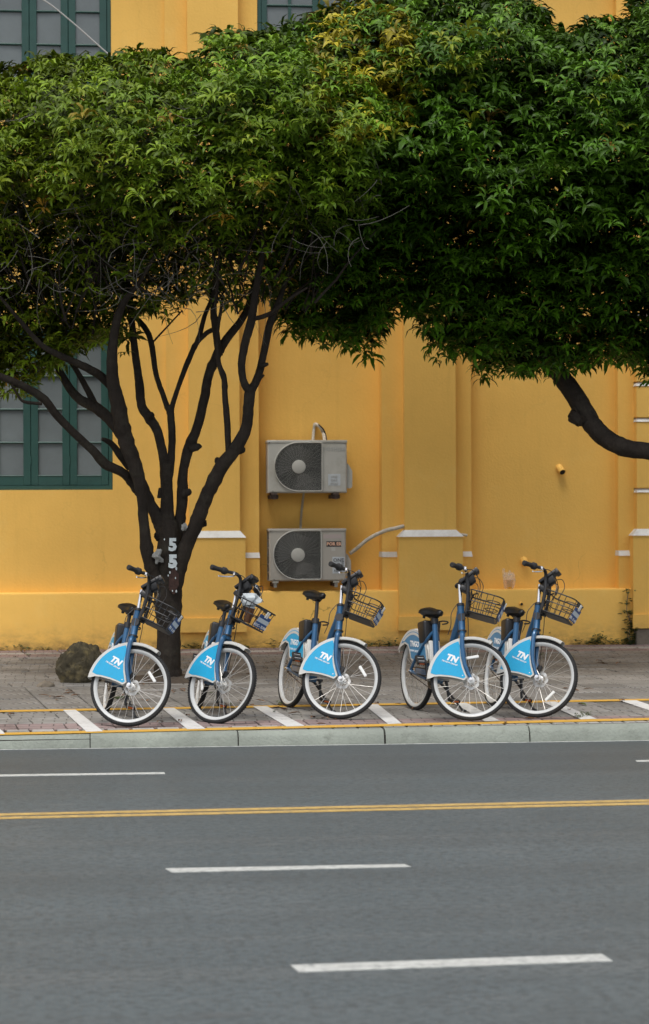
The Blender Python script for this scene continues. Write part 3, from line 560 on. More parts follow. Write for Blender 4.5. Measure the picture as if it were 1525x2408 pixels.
pipe('drain_hose', [W_(714, 1157, YW+.16), W_(710, 1190, YN-.03), W_(707.5, 1215, YN-.04), W_(706, 1246, YW+.16)], .014, 'pvc', 'grey drain hose running between the two air conditioners', 'hose')
pipe('condensate_pipe', [W_(735, 1040, YW+.2), W_(737, 1014, YN-.05), W_(739, 1001, YN-.03), W_(740, 998, YN+.05)], .018, 'pvc', 'pale straight pipe rising behind the upper air conditioner', 'pipe')
pipe('refrigerant_pipe', [W_(738, 998, YN+.04), W_(743, 998, YN-.05), W_(753, 1006, YN-.07), W_(760, 1020, YN-.06), W_(763, 1040, YW+.2)], .020, 'foam', 'frayed insulated hose arching down behind the upper air conditioner', 'pipe')
pipe('power_cable', [W_(741, 996, YN+.04), W_(749, 999, YN-.08), W_(760, 1010, YN-.085), W_(766, 1026, YN-.08), W_(768, 1040, YW+.2)], .008, 'wire_k', 'black cable arching beside the frayed hose above the upper air conditioner', 'cable', 6)
pipe('pale_cable', [W_(40, -28, YW-.2), W_(104, 2, YW-.2), W_(165, 49, YW-.2), W_(225, 102, YW-.2), W_(262, 134, YW-.2), W_(330, 190, YW-.2)], .009, 'wire_w', 'thin pale cable slanting across the upper left window', 'cable', 6)
pipe('black_cable', [W_(390, 232, YW-.1), W_(480, 229, YW-.1), W_(548, 229, YW-.1), W_(640, 224, YW-.1), W_(760, 210, YW-.1)], .017, 'wire_k', 'black cable showing above the left tree against the wall', 'cable', 6)
# ------------------------------------------------------------------ trees
def leaf_rosette(nl, L, droop, g):
    V = []; Q = []
    for k in range(nl):
        az = k*2.39996+g.normal(0, .3); ln = L*g.uniform(.72, 1.12); e0 = math.radians(g.normal(42-droop, 14)); e1 = math.radians(g.normal(-74-droop*.2, 12)); w = ln*g.uniform(.088, .115)
        r, z = .012, -.05*k/nl; st = []; ns = 3
        for i in range(ns+1):
            t = i/ns; el = e0+(e1-e0)*t; st.append((r, z, el)); r += math.cos(el)*ln/ns; z += math.sin(el)*ln/ns
        wd = [.12, .95, .88, .02]; o = len(V); ca, sa = math.cos(az), math.sin(az); tw = g.normal(0, .25)
        for i, (r, z, el) in enumerate(st):
            hw = w*wd[i]; up = .32*hw
            nx, nz = -math.sin(el), math.cos(el)
            for sgn in (-1, 0, 1):
                lift = up if sgn else 0; rr = r+nx*(lift+sgn*hw*tw); zz = z+nz*(lift+sgn*hw*tw)
                V.append((rr*ca-sgn*hw*sa, rr*sa+sgn*hw*ca, zz))
        for i in range(ns):
            for s in (0, 1): a = o+i*3+s; Q.append((a, a+1, a+4, a+3))
    return np.array(V), np.array(Q)
g0 = np.random.default_rng(3)
ROS = [leaf_rosette(int(g0.integers(7, 11)), .170, d, g0) for d in (0, 0, 5, 12, 12, 20, 30, 45)]
def frame_from(z, spin):
    z = z/np.linalg.norm(z, axis=-1, keepdims=True); ref = np.where(np.abs(z[:, 2:3]) < .95, np.array([[0, 0, 1.0]]), np.array([[1.0, 0, 0]])); x = np.cross(ref, z); x /= np.linalg.norm(x, axis=1, keepdims=True); y = np.cross(z, x)
    c, s = np.cos(spin)[:, None], np.sin(spin)[:, None]; return np.stack([x*c+y*s, -x*s+y*c, z], 2)
def np_mesh(name, V, Q, tint, m='leaf'):
    me = bpy.data.meshes.new(name); me.vertices.add(len(V)); me.vertices.foreach_set('co', V.astype(np.float32).ravel()); nq = len(Q)
    me.loops.add(nq*4); me.loops.foreach_set('vertex_index', Q.astype(np.int32).ravel()); me.polygons.add(nq)
    me.polygons.foreach_set('loop_start', np.arange(nq, dtype=np.int32)*4); me.polygons.foreach_set('loop_total', np.full(nq, 4, np.int32)); me.polygons.foreach_set('use_smooth', np.ones(nq, bool))
    if tint is not None:
        a = me.color_attributes.new('tint', 'FLOAT_COLOR', 'POINT'); a.data.foreach_set('color', np.concatenate([tint, np.ones((len(tint), 1))], 1).astype(np.float32).ravel())
    me.materials.append(M[m]); me.update(calc_edges=True); me.validate(); return me
def inside(poly, P):
    P = np.asarray(P); ok = np.zeros(len(P), bool); n = len(poly)
    for i in range(n):
        x0, y0 = poly[i]; x1, y1 = poly[(i+1) % n]; c = ((y0 > P[:, 1]) != (y1 > P[:, 1])); ok ^= c & (P[:, 0] < (x1-x0)*(P[:, 1]-y0)/((y1-y0) if y1 != y0 else 1e-9)+x0)
    return ok
def edge_dist(poly, P):
    d = np.full(len(P), 1e9); n = len(poly)
    for i in range(n):
        a = np.array(poly[i], float); b = np.array(poly[(i+1) % n], float); ab = b-a; t = np.clip(((P-a)@ab)/(ab@ab), 0, 1)
        d = np.minimum(d, np.linalg.norm(P-(a+t[:, None]*ab), axis=1))
    return d
def lumps(P, g, n, rad, amp):
    out = np.zeros(len(P))
    lo, hi = P.min(0), P.max(0)
    for _ in range(n):
        c = g.uniform(lo, hi); r = g.uniform(.6, 1.4)*rad; out = np.maximum(out, amp*g.uniform(.5, 1)*np.clip(1-np.sum((P-c)**2, 1)/r**2, 0, 1)**.5)
    return out
def crown(poly, t0, thick, n_front, n_vol, seed, density=None, ytop=360, fringe=0, fx=(-200, 1900), open_low=0):
    g = np.random.default_rng(seed); poly_a = np.array(poly, float); lo, hi = poly_a.min(0), poly_a.max(0); pts = []; kinds = []
    for n, kind in ((n_front, 0), (n_vol, 1)):
        acc = np.zeros((0, 2))
        while len(acc) < n:
            q = g.uniform(lo, hi, (n*2, 2)); q = q[inside(poly, q)]
            if density is not None: q = q[g.random(len(q)) < density(q, kind)]
            acc = np.concatenate([acc, q])
        pts.append(acc[:n]); kinds.append(np.full(n, kind))
    if fringe:                                   # hanging sprays along the ragged underside
        fr = []; xs = g.uniform(max(lo[0], fx[0]), min(hi[0], fx[1]), fringe)
        for x in xs:
            ys = np.arange(lo[1], hi[1], 6.0); ins = inside(poly, np.stack([np.full(len(ys), x), ys], 1))
            if ins.any(): fr.append((x, ys[ins].max()+g.uniform(-25, 26)*(1+.55*math.sin(x*.045)+.35*math.sin(x*.11+1))+4))
        pts.append(np.array(fr)); kinds.append(np.full(len(fr), 2))
    P = np.concatenate(pts); K = np.concatenate(kinds); P = P+g.normal(0, 5, P.shape); e = edge_dist(poly, P)
    hh = thick*np.sqrt(np.clip(1-(1-np.clip(e/280, 0, 1))**2, .02, 1)); fr_ = np.clip(1-(P[:, 1]-ytop)/560, .42, 1); lm = lumps(P, np.random.default_rng(seed+1), 90, 85, .75)*np.clip(e/90, 0, 1)
    front = (-hh*.95-lm)*fr_+.15
    off = np.where(K == 0, front+g.normal(.05, .24, len(P)), np.where(K == 1, front+.3+(hh*.9-front-.3)*g.random(len(P)), g.uniform(-.7, .7, len(P))))
    if open_low: lowm = g.random(len(P)) < np.clip((P[:, 1]-open_low+60)/190, 0, .85); off = np.where(lowm, np.maximum(off, g.uniform(-.15, 1.0, len(P))), off)
    D = np.array([ray(x, y) for x, y in P]); W3 = CP+D*(t0+off)[:, None]
    return P, K, e, off, W3, g
def foliage(tree, poly, t0, thick, nf, nv, seed, tint_fn, density=None, size=1.0, fringe=0, fx=(-200, 1900), open_low=0):
    P, K, e, off, W3, g = crown(poly, t0, thick, nf, nv, seed, density, fringe=fringe, fx=fx, open_low=open_low)
    cen = W3.mean(0); outw = W3-cen; outw /= np.linalg.norm(outw, axis=1, keepdims=True)
    ylo = np.array([max(y for x, y in poly)]*len(P)); low = np.clip((P[:, 1]-430)/400, 0, 1)
    Z = outw*np.array([.35, .30, .10]) + np.array([0, -.10, 1.0]) + g.normal(0, .26, (len(P), 3)); Rm = frame_from(Z, g.uniform(0, 6.28, len(P))); sc = np.where(K == 1, g.uniform(.9, 1.5, len(P)), g.choice([.7, .85, .95, 1.08], len(P))*g.uniform(.9, 1.1, len(P)))*size
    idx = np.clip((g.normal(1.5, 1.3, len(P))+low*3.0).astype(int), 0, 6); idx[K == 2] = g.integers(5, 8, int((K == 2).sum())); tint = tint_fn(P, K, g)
    lead = np.zeros(len(P), bool); vis = np.where((K == 0) & (P[:, 0] > -20) & (P[:, 0] < 1545) & (P[:, 1] > -20))[0]
    lead[vis[np.argsort(off[vis]*1.0-.004*np.clip(e[vis], 0, 80))[:300]]] = True
    # joined foliage
    VV, QQ, TT, o = [], [], [], 0
    for r in range(8):
        s = np.where((idx == r) & ~lead)[0]
        if not len(s): continue
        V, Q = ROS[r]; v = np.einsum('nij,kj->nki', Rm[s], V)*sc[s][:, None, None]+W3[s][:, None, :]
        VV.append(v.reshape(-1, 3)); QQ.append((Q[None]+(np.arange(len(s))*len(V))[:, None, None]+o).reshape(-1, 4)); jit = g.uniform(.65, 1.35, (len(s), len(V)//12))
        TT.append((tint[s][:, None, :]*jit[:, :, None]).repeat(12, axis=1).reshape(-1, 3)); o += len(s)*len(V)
    V = np.concatenate(VV); T = np.concatenate(TT); base = np.array(tree.matrix_basis.translation)
    f = put('foliage', np_mesh('foliage', V-base, np.concatenate(QQ), T), tree); f['kind'] = 'stuff'
    # the 300 sprays nearest the street, each on its own; sprays of a like colour share a mesh
    s = np.where(lead)[0]; bins = {}
    for i in s:
        ck = (idx[i], int(tint[i][0] > tint[s][:, 0].mean()), int(tint[i][1] > tint[s][:, 1].mean())); bins.setdefault(ck, []).append(i)
    for (r, _, _), ii in bins.items():
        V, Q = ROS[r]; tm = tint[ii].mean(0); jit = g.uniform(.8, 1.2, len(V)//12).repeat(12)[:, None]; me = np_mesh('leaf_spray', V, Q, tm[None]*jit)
        for i in ii:
            mw = Matrix.Translation(Vector(W3[i]-base)) @ Matrix([list(r_)+[0] for r_ in Rm[i]]+[[0, 0, 0, 1]]) @ Matrix.Scale(float(sc[i]), 4); put('leaf_spray', me, tree, mw)
    return W3, off, K
def limb(tree, pts, t, dt0=0.0, dt1=0.0, name='limb', conv=lambda x, y: (x*.4408, 530.7+y*.4408), k=.4408, knob=True, seed=0, m='bark'):
    g = np.random.default_rng(seed+int(pts[0][0])*7+len(pts)); n = len(pts); P = []; base = np.array(tree.matrix_basis.translation)
    for i, (x, y, w) in enumerate(pts):
        X, Y = conv(x, y); f = i/max(n-1, 1); tt = t+dt0+(dt1-dt0)*f; p = at_depth(X, Y, tt); P.append((*p, w*k*tt/F/2))
    C = smooth_path([p[:3] for p in P], 5); R = [P[min(i//5, n-2)][3]*(1-(i % 5)/5)+P[min(i//5+1, n-1)][3]*((i % 5)/5) if i < len(C)-1 else P[-1][3] for i in range(len(C))]
    wob = np.convolve(g.normal(0, 1, len(C)+4), [.2]*5, 'valid')[:len(C)]; R = [r*(1+.07*wb+(.13 if knob and g.random() < .07 else 0)) for r, wb in zip(R, wob)]; C = [Vector(c)-Vector(base)+Vector(g.normal(0, .03*R[i], 3)) for i, c in enumerate(C)]
    return MB().tube(C, R, 10).build(name, m, tree, smooth=60)
TT = float(np.dot(on_pave(393, 1598)-CP, FW)); tb = on_pave(393, 1598)
lt = empty('street_tree', Matrix.Translation(Vector(tb))); tag(lt, 'left tree with many bare upright limbs and white numerals painted on its trunk', 'tree')
limb(lt, [(892, 2455, 195), (896, 2425, 165), (897, 2360, 142), (897, 2250, 130), (898, 2150, 130), (898, 2050, 140), (896, 1950, 154), (896, 1850, 158), (905, 1750, 148), (905, 1660, 128), (895, 1560, 84)], TT, name='trunk', knob=False)
LB = [
 ([(885, 2080, 40), (858, 1960, 70), (815, 1835, 78), (785, 1740, 72), (768, 1600, 58), (757, 1450, 62), (735, 1330, 76), (690, 1200, 84), (655, 1080, 84), (630, 960, 84), (602, 830, 72), (598, 700, 60), (612, 560, 50), (655, 420, 38), (745, 300, 22), (830, 150, 14)], 0, -.7),
 ([(890, 1720, 60), (876, 1640, 90), (845, 1560, 78), (800, 1480, 60), (762, 1390, 58), (735, 1320, 50)], .02, .02),
 ([(745, 1420, 62), (700, 1360, 58), (655, 1318, 48), (560, 1270, 54), (500, 1205, 46), (400, 1112, 43), (300, 1010, 44), (240, 930, 44), (150, 870, 42), (60, 828, 40), (-60, 770, 32), (-170, 640, 20)], -.05, -.9),
 ([(225, 950, 20), (130, 940, 16), (95, 905, 12), (62, 850, 9)], -.7, -.8),
 ([(692, 1290, 46), (640, 1222, 42), (592, 1162, 34), (545, 1138, 18)], .02, -.2),
 ([(650, 1120, 66), (590, 1040, 62), (520, 978, 60), (430, 930, 54), (372, 868, 46), (320, 780, 40), (268, 690, 32), (195, 590, 26), (140, 460, 18), (60, 300, 10)], .05, .7),
 ([(520, 985, 44), (468, 880, 36), (418, 790, 30), (362, 700, 26), (305, 600, 20), (280, 450, 14), (200, 250, 8)], .2, .9),
 ([(600, 860, 58), (520, 790, 46), (420, 738, 40), (330, 698, 36), (220, 635, 30), (100, 500, 24), (0, 380, 14)], -.3, -1.0),
 ([(893, 1720, 70), (890, 1610, 92), (890, 1500, 76), (888, 1380, 70), (888, 1270, 66)], 0, .02),
 ([(885, 1330, 60), (868, 1225, 48), (840, 1100, 50), (792, 1022, 52), (755, 960, 50), (744, 850, 48), (730, 750, 45), (714, 620, 40), (700, 480, 34), (688, 330, 26), (640, 150, 14)], .02, .6),
 ([(900, 1330, 50), (914, 1220, 42), (916, 1100, 42), (906, 960, 38)], .02, .25),
 ([(904, 1000, 30), (868, 900, 29), (832, 790, 29), (805, 620, 32), (768, 540, 30), (700, 465, 24), (600, 330, 14)], .25, .8),
 ([(910, 1000, 28), (932, 915, 27), (980, 780, 30), (1030, 660, 31), (1060, 600, 29), (1092, 480, 24), (1150, 330, 14), (1180, 150, 8)], .25, .4),
 ([(1048, 625, 26), (1100, 575, 26), (1150, 540, 26), (1175, 470, 18), (1190, 350, 10)], .33, .2),
 ([(815, 622, 11), (880, 552, 10), (972, 452, 7)], .6, .5),
 ([(915, 1800, 50), (945, 1670, 76), (962, 1560, 60), (972, 1440, 62), (976, 1320, 55), (1002, 1200, 60), (1050, 1080, 52), (1090, 920, 54), (1112, 800, 52), (1162, 680, 50), (1212, 600, 45), (1290, 500, 40), (1335, 390, 32), (1380, 200, 18)], 0, .5),
 ([(1168, 690, 42), (1150, 560, 40), (1138, 440, 36), (1150, 250, 24), (1120, 50, 12)], .35, -.2),
 ([(918, 2060, 40), (940, 1900, 80), (968, 1780, 84), (1006, 1680, 82), (1045, 1590, 80), (1080, 1500, 75), (1122, 1400, 76), (1184, 1282, 78), (1258, 1185, 72), (1310, 1080, 62), (1326, 950, 60), (1334, 860, 60)], -.02, -.3),
 ([(1218, 1215, 36), (1212, 1060, 35), (1200, 920, 33), (1195, 820, 30), (1166, 730, 26), (1158, 600, 20), (1180, 420, 12)], -.2, -.3),
 ([(1330, 880, 50), (1300, 835, 42), (1288, 740, 41), (1308, 620, 45), (1340, 500, 45), (1372, 300, 36), (1400, 100, 22), (1380, -100, 12)], -.3, -.6),
 ([(1338, 880, 48), (1372, 815, 46), (1402, 700, 41), (1440, 520, 40), (1485, 410, 34), (1540, 250, 22), (1600, 80, 12)], -.3, .2),
 ([(1340, 498, 28), (1400, 486, 26), (1460, 458, 24), (1530, 400, 18), (1640, 330, 10)], -.45, -.8)]
for i, (p, a, b) in enumerate(LB): limb(lt, p, TT, a, b, seed=i)
for x, y, dx, dy, w, d in ((1330, 870, 0, 0, 0, 0), (1018, 1190, 50, -16, 46, .15), (982, 1430, 34, -16, 46, 0), (1262, 1200, 40, -6, 50, -.15), (1172, 1270, -18, -26, 44, -.1), (1392, 748, 38, -10, 26, -.25), (1366, 840, 42, -44, 16, -.25), (850, 1450, 4, -52, 26, 0), (1062, 1590, 36, -4, 50, -.03), (800, 1010, 14, 8, 40, .1), (850, 1660, -10, -10, 60, 0)):
    if w: limb(lt, [(x, y, w), (x+dx*.6, y+dy*.6, w*.9), (x+dx, y+dy, w*.55)], TT, d, d-.02, name='branch_stub', knob=False)
# numerals painted on the bark, scraped bark below them and two grey rags tied at the forks
def on_trunk(me, X, Y, R, lift, name, m):
    c = at_depth(397, Y, TT); p = at_depth(X, Y, TT); base = Vector(tb)
    for v in me.vertices:
        dx = (p[0]-c[0])+v.co.x; R_ = R; yy = -math.sqrt(max(R_*R_-dx*dx, .0004))-lift-v.co.z
        v.co = Vector((c[0]+dx, c[1]+yy, p[2]+v.co.y))-base
    me.materials.clear(); me.materials.append(M[m]); return put(name, me, lt)
on_trunk(text_mesh('5', .165, bold=.009), 404.5, 1281.5, .165, .006, 'painted_numeral', 'paintw'); on_trunk(text_mesh('5', .165, bold=.012), 405, 1320.5, .172, .006, 'painted_numeral', 'paintw')
sp = bpy.data.meshes.new('scraped_patch'); gg = np.random.default_rng(5); an = np.linspace(0, 6.28, 20, endpoint=False); nb = [(0.055*math.cos(a)*(1+gg.normal(0, .15)), .13*math.sin(a)*(1+gg.normal(0, .12)), 0) for a in an]
sp.from_pydata([(0, 0, 0)]+nb, [], [(0, 1+i, 1+(i+1) % 20) for i in range(20)]); on_trunk(sp, 407, 1366, .163, .004, 'scraped_bark', 'redbark')
for x, y, s in ((398, 1345, .010), (413, 1336, .014), (424, 1338, .008), (394, 1352, .008), (411, 1358, .009), (404, 1388, .008), (413, 1389, .012), (385, 1268, .008)):
    pm = bpy.data.meshes.new('paint_spot'); pm.from_pydata([(s*math.cos(a)*.7, s*math.sin(a)*1.3, 0) for a in np.linspace(0, 6.28, 8, endpoint=False)], [], [tuple(range(8))]); on_trunk(pm, x, y, .166, .006, 'paint_spot', 'paintw')
def crumple(p, r, m, name, seed, sq=(1, 1, 1)):
    bm = bmesh.new(); bmesh.ops.create_icosphere(bm, subdivisions=3, radius=1); g = np.random.default_rng(seed); ax = [Vector(g.normal(0, 1, 3)) for _ in range(9)]; ph = g.uniform(0, 6, 9)
    for v in bm.verts:
        k = 1+sum(.13*math.sin(3.2*a.dot(v.co)+f) for a, f in zip(ax, ph)); v.co = Vector((v.co.x*sq[0], v.co.y*sq[1], v.co.z*sq[2]))*r*k
    me = bpy.data.meshes.new(name); bm.to_mesh(me); bm.free(); me.materials.append(M[m]); me.polygons.foreach_set('use_smooth', [True]*len(me.polygons)); me.set_sharp_from_angle(angle=math.radians(28)); o = put(name, me); o.matrix_basis = Matrix.Translation(Vector(p)); return o
tag(crumple(at_depth(370, 1309, TT-.20), .05, 'ragm', 'rag', 4, (.8, .8, 1.2)), 'crumpled grey rag wedged in the left fork of the numbered trunk', 'rag')
tag(crumple(at_depth(434, 1240, TT-.16), .026, 'ragm', 'plastic_scrap', 6, (1.0, .8, 1.3)), 'small grey plastic scrap stuck in the right fork of the numbered trunk', 'scrap')
LP = [(-160, 190), (-60, 178), (0, 170), (55, 165), (110, 128), (165, 140), (205, 142), (240, 138), (300, 124), (345, 130), (385, 128), (410, 165), (440, 152), (478, 118), (496, 88), (555, 78), (615, 84), (690, 92), (800, 118), (880, 160), (930, 230), (945, 330), (940, 430), (905, 505), (850, 570), (780, 605), (715, 640), (660, 690), (610, 690), (560, 715), (500, 700), (440, 715), (380, 745), (330, 720), (300, 800), (240, 780), (190, 810), (120, 850), (60, 890), (0, 890), (-80, 870), (-180, 800), (-200, 500)]
def ldens(q, kind):
    x, y = q[:, 0], q[:, 1]; d = np.ones(len(q))*.95
    d *= np.where(y > 540, np.clip(1-(y-540)/200, .36 if kind == 0 else .62, 1), 1); d *= np.where((x < 270) & (y > 560), 1.9, 1); return np.clip(d, 0, 1)
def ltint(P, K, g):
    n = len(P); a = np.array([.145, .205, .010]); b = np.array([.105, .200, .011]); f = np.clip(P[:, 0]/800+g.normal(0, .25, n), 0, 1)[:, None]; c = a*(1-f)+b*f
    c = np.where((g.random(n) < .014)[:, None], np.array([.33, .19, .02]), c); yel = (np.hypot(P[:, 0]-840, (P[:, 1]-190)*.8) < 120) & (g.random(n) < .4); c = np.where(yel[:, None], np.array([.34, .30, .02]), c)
    c = c*np.where(K == 1, .38, 1.0)[:, None]; return c*g.uniform(.55, 1.4, (n, 1))  # inner leaves tinted darker: crown shade put into their colour for contrast
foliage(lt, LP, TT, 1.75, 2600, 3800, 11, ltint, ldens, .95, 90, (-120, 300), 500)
# bare grey twigs showing through the left crown
tw = MB(); g = np.random.default_rng(21)
for k in range(380):
    if k < 230: x, y = g.uniform(0, 480), g.uniform(250, 700)
    elif k < 258: x, y = g.uniform(620, 900), g.uniform(420, 600)
    else: x, y = g.uniform(300, 640), g.uniform(520, 740)
    p = np.array(at_depth(x, y, TT-g.uniform(.7, 1.7) if k < 258 else TT+g.uniform(-.6, .6))); d = g.normal(0, 1, 3)*np.array([1, .5, .9]); d /= np.linalg.norm(d); L = g.uniform(.2, .6); pts = [p]; bend = g.normal(0, 1.5, 3)
    for i in range(5): d = d+bend*.28+np.array([0, 0, .05]); d /= np.linalg.norm(d); p = p+d*L/5; pts.append(p)
    r = g.uniform(.0022, .0045); tw.tube([Vector(q-tb) for q in pts], [r*(1-.13*i) for i in range(6)], 4)
tw.build('twigs', 'twig', lt, smooth=60)['kind'] = 'stuff'
sb = MB(); g = np.random.default_rng(77)                # thin leafless shoots fanning up through the crown
for k in range(150):
    x, y = g.uniform(-20, 740), g.uniform(560, 800)
    if y > 740 and x > 300: continue
    tt = TT+g.uniform(-.8, .7); p = np.array(at_depth(x, y, tt)); lean = (x-400)/700+g.normal(0, .35); d = np.array([lean, g.normal(0, .25), 1.0]); d /= np.linalg.norm(d); L = g.uniform(.6, 1.4); pts = [p]; bend = g.normal(0, .5, 3)
    for i in range(7): d = d+bend*.12+g.normal(0, .10, 3); d[2] = abs(d[2]); d /= np.linalg.norm(d); p = p+d*L/7; pts.append(p)
    r_ = g.uniform(.006, .017); sb.tube([Vector(q-tb) for q in pts], [r_*(1-.1*i) for i in range(8)], 6)
sb.build('shoots', 'bark', lt, smooth=60)['kind'] = 'stuff'
# right tree: its trunk stands outside the frame, one heavy limb reaches in
TR = TT+.95; rb = on_pave(1690, 1592)
rt_ = empty('street_tree', Matrix.Translation(Vector(rb))); tag(rt_, 'right tree with one thick bare limb curving up into a dense dark green crown', 'tree')
idc = lambda x, y: (x, y)
TR2 = float(np.dot(rb-CP, FW))
limb(rt_, [(1690, 1612, 90), (1688, 1560, 72), (1686, 1450, 64), (1683, 1300, 62), (1672, 1180, 62), (1655, 1110, 60)], TR2, 0, .0, 'trunk', idc, 1.0, False)
limb(rt_, [(1662, 1145, 52), (1620, 1085, 46), (1570, 1066, 43), (1525, 1061, 41), (1472, 1054, 43), (1432, 1036, 45), (1402, 1011, 47), (1377, 976, 48), (1352, 932, 45), (1322, 890, 44), (1297, 855, 44), (1268, 815, 42), (1225, 740, 38), (1180, 640, 30), (1100, 500, 22), (1010, 380, 12)], TR2, 0, 1.3, 'limb', idc, 1.0)
limb(rt_, [(1660, 1130, 50), (1670, 1000, 44), (1655, 850, 40), (1600, 650, 34), (1520, 450, 24), (1430, 260, 12)], TR2, 0, 1.0, 'limb', idc, 1.0)
limb(rt_, [(1268, 815, 30), (1300, 720, 26), (1340, 560, 20), (1330, 330, 12)], TR2, 1.0, .9, 'limb', idc, 1.0)
limb(rt_, [(1225, 745, 26), (1100, 690, 20), (960, 600, 15), (860, 520, 9)], TR2, 1.0, 1.2, 'limb', idc, 1.0)
limb(rt_, [(1366, 975, 50), (1353, 986, 44), (1347, 992, 26)], TR2, .55, .55, 'branch_stub', idc, 1.0, False)
RP = [(590, 130), (625, 85), (680, 60), (745, 35), (800, 20), (850, 5), (930, -15), (1040, -30), (1150, -25), (1225, -5), (1262, 22), (1278, 62), (1310, 82), (1345, 86), (1388, 58), (1420, 50), (1460, 55), (1500, 15), (1540, -5), (1640, -20), (1760, 60), (1800, 400), (1760, 850), (1640, 910), (1560, 890), (1525, 870), (1500, 838), (1455, 822), (1405, 832), (1365, 838), (1320, 848), (1285, 848), (1240, 865), (1190, 862), (1140, 838), (1085, 806), (1035, 810), (1000, 768), (960, 705), (925, 715), (893, 760), (862, 800), (800, 792), (745, 772), (690, 770), (655, 725), (690, 640), (730, 560), (760, 420), (700, 280)]
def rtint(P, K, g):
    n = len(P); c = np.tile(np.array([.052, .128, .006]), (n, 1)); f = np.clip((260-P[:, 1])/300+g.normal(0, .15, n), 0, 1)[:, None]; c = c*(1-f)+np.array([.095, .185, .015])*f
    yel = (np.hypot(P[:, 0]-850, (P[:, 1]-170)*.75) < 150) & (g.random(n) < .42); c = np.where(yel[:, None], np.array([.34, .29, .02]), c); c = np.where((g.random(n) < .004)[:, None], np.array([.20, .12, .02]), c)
    c = c*np.where(K == 1, .34, 1.0)[:, None]; return c*g.uniform(.55, 1.5, (n, 1))  # inner volume darkened in the tint to deepen the shaded interior
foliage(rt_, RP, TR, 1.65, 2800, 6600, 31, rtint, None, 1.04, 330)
# soil pit round the left trunk with a worn edging
b = MB(); g = np.random.default_rng(8)
ring = [(.62*math.cos(a)*(1+g.normal(0, .06)), .55*math.sin(a)*(1+g.normal(0, .06))) for a in np.linspace(0, 6.28, 26, endpoint=False)]
V = [(tb[0], tb[1], ground(tb[1])+.05)]+[(tb[0]+x*.5, tb[1]+y*.5, ground(tb[1]+y*.5)+.028+g.normal(0, .006)) for x, y in ring]+[(tb[0]+x, tb[1]+y, ground(tb[1]+y)-.012) for x, y in ring]
b.add(V, [(0, 1+i, 1+(i+1) % 26) for i in range(26)]+[(1+i, 27+i, 27+(i+1) % 26, 1+(i+1) % 26) for i in range(26)]).build('tree_pit', 'soil')['kind'] = 'structure'
# ------------------------------------------------------------------ boulder, bag of juice, weeds, fallen leaves
def rock(x0, x1, ytop, ybase, name, m, label, cat, seed, sub=5):
    P = on_pave((x0+x1)/2, ybase-6); t = float(np.dot(P-CP, FW)); rx = (x1-x0)/2*t/F; hz = (ybase-ytop)*t/F
    bm = bmesh.new(); bmesh.ops.create_icosphere(bm, subdivisions=sub, radius=1); g = np.random.default_rng(seed); cuts = [(Vector(g.normal(0, 1, 3)).normalized(), g.uniform(.80, .95)) for _ in range(16)]; ax = [Vector(g.normal(0, 1, 3)) for _ in range(24)]; ph = g.uniform(0, 6, 24)
    for v in bm.verts:
        c = v.co.copy()
        for n_, d in cuts:
            k = c.dot(n_)
            if k > d: c -= n_*(k-d)*.85
        k = sum(.022*math.sin((4+j*.9)*a.dot(v.co)+f)/(1+j*.12) for j, (a, f) in enumerate(zip(ax, ph)))
        z = c.z; w = 1-.10*max(z, 0)+.06*(1-abs(z)); c = Vector((c.x*rx*w-(.06*rx if z < 0 else 0)+.14*rx*max(z, 0), c.y*rx*.8, (max(z, -.62)+.62)/1.60*hz))
        v.co = c*(1+k)
    me = bpy.data.meshes.new(name); bm.to_mesh(me); bm.free(); me.materials.append(M[m]); me.polygons.foreach_set('use_smooth', [True]*len(me.polygons)); me.set_sharp_from_angle(angle=math.radians(40))
    o = put(name, me); o.matrix_basis = Matrix.Translation((P[0], P[1]+rx*.55, ground(P[1])-.02)); return tag(o, label, cat)
rock(134, 246, 1515, 1612, 'boulder', 'rock', 'large mossy brown boulder on the pavement left of the first bicycle', 'boulder', 12)
rock(86, 128, 1603, 1622, 'stone', 'stone', 'small grey stone lying on the paving left of the boulder', 'stone', 3, 3)
pb = on_wall(1196, 1386, YW+.10); pb[2] = z_pl+.004
bag = empty('drink_bag', Matrix.Translation(Vector(pb))); tag(bag, 'see-through plastic bag with orange drink left on the wall ledge between the right bicycles', 'drink bag')
MB().lathe([(.001, .004), (.035, .004), (.048, .105), (.001, .105)], 18, T=Matrix.Rotation(math.pi/2, 4, 'X')).build('juice_cup', 'juice', bag)
b = MB(); NN = 22; prof = [(.035, .0), (.062, .02), (.075, .09), (.07, .15), (.055, .19)]
V = [(r*(1+.12*math.sin(3*a+i)+.06*math.sin(7*a))*math.cos(a), r*.7*(1+.12*math.cos(2*a+i))*math.sin(a), z+.012*math.sin(4*a+i)) for i, (r, z) in enumerate(prof) for a in np.linspace(0, 6.28, NN, endpoint=False)]
b.add(V, [(i*NN+k, i*NN+(k+1) % NN, (i+1)*NN+(k+1) % NN, (i+1)*NN+k) for i in range(4) for k in range(NN)])
b.add([(-.075, 0, .12), (-.045, -.01, .16), (-.05, .0, .24), (-.075, .01, .245), (-.082, 0, .2)], [(0, 1, 2, 3, 4)]); b.add([(-.02, -.03, .16), (.04, -.03, .17), (.015, -.02, .215), (-.0, -.02, .23)], [(0, 1, 2, 3)])
b.build('bag_film', 'bag', bag)
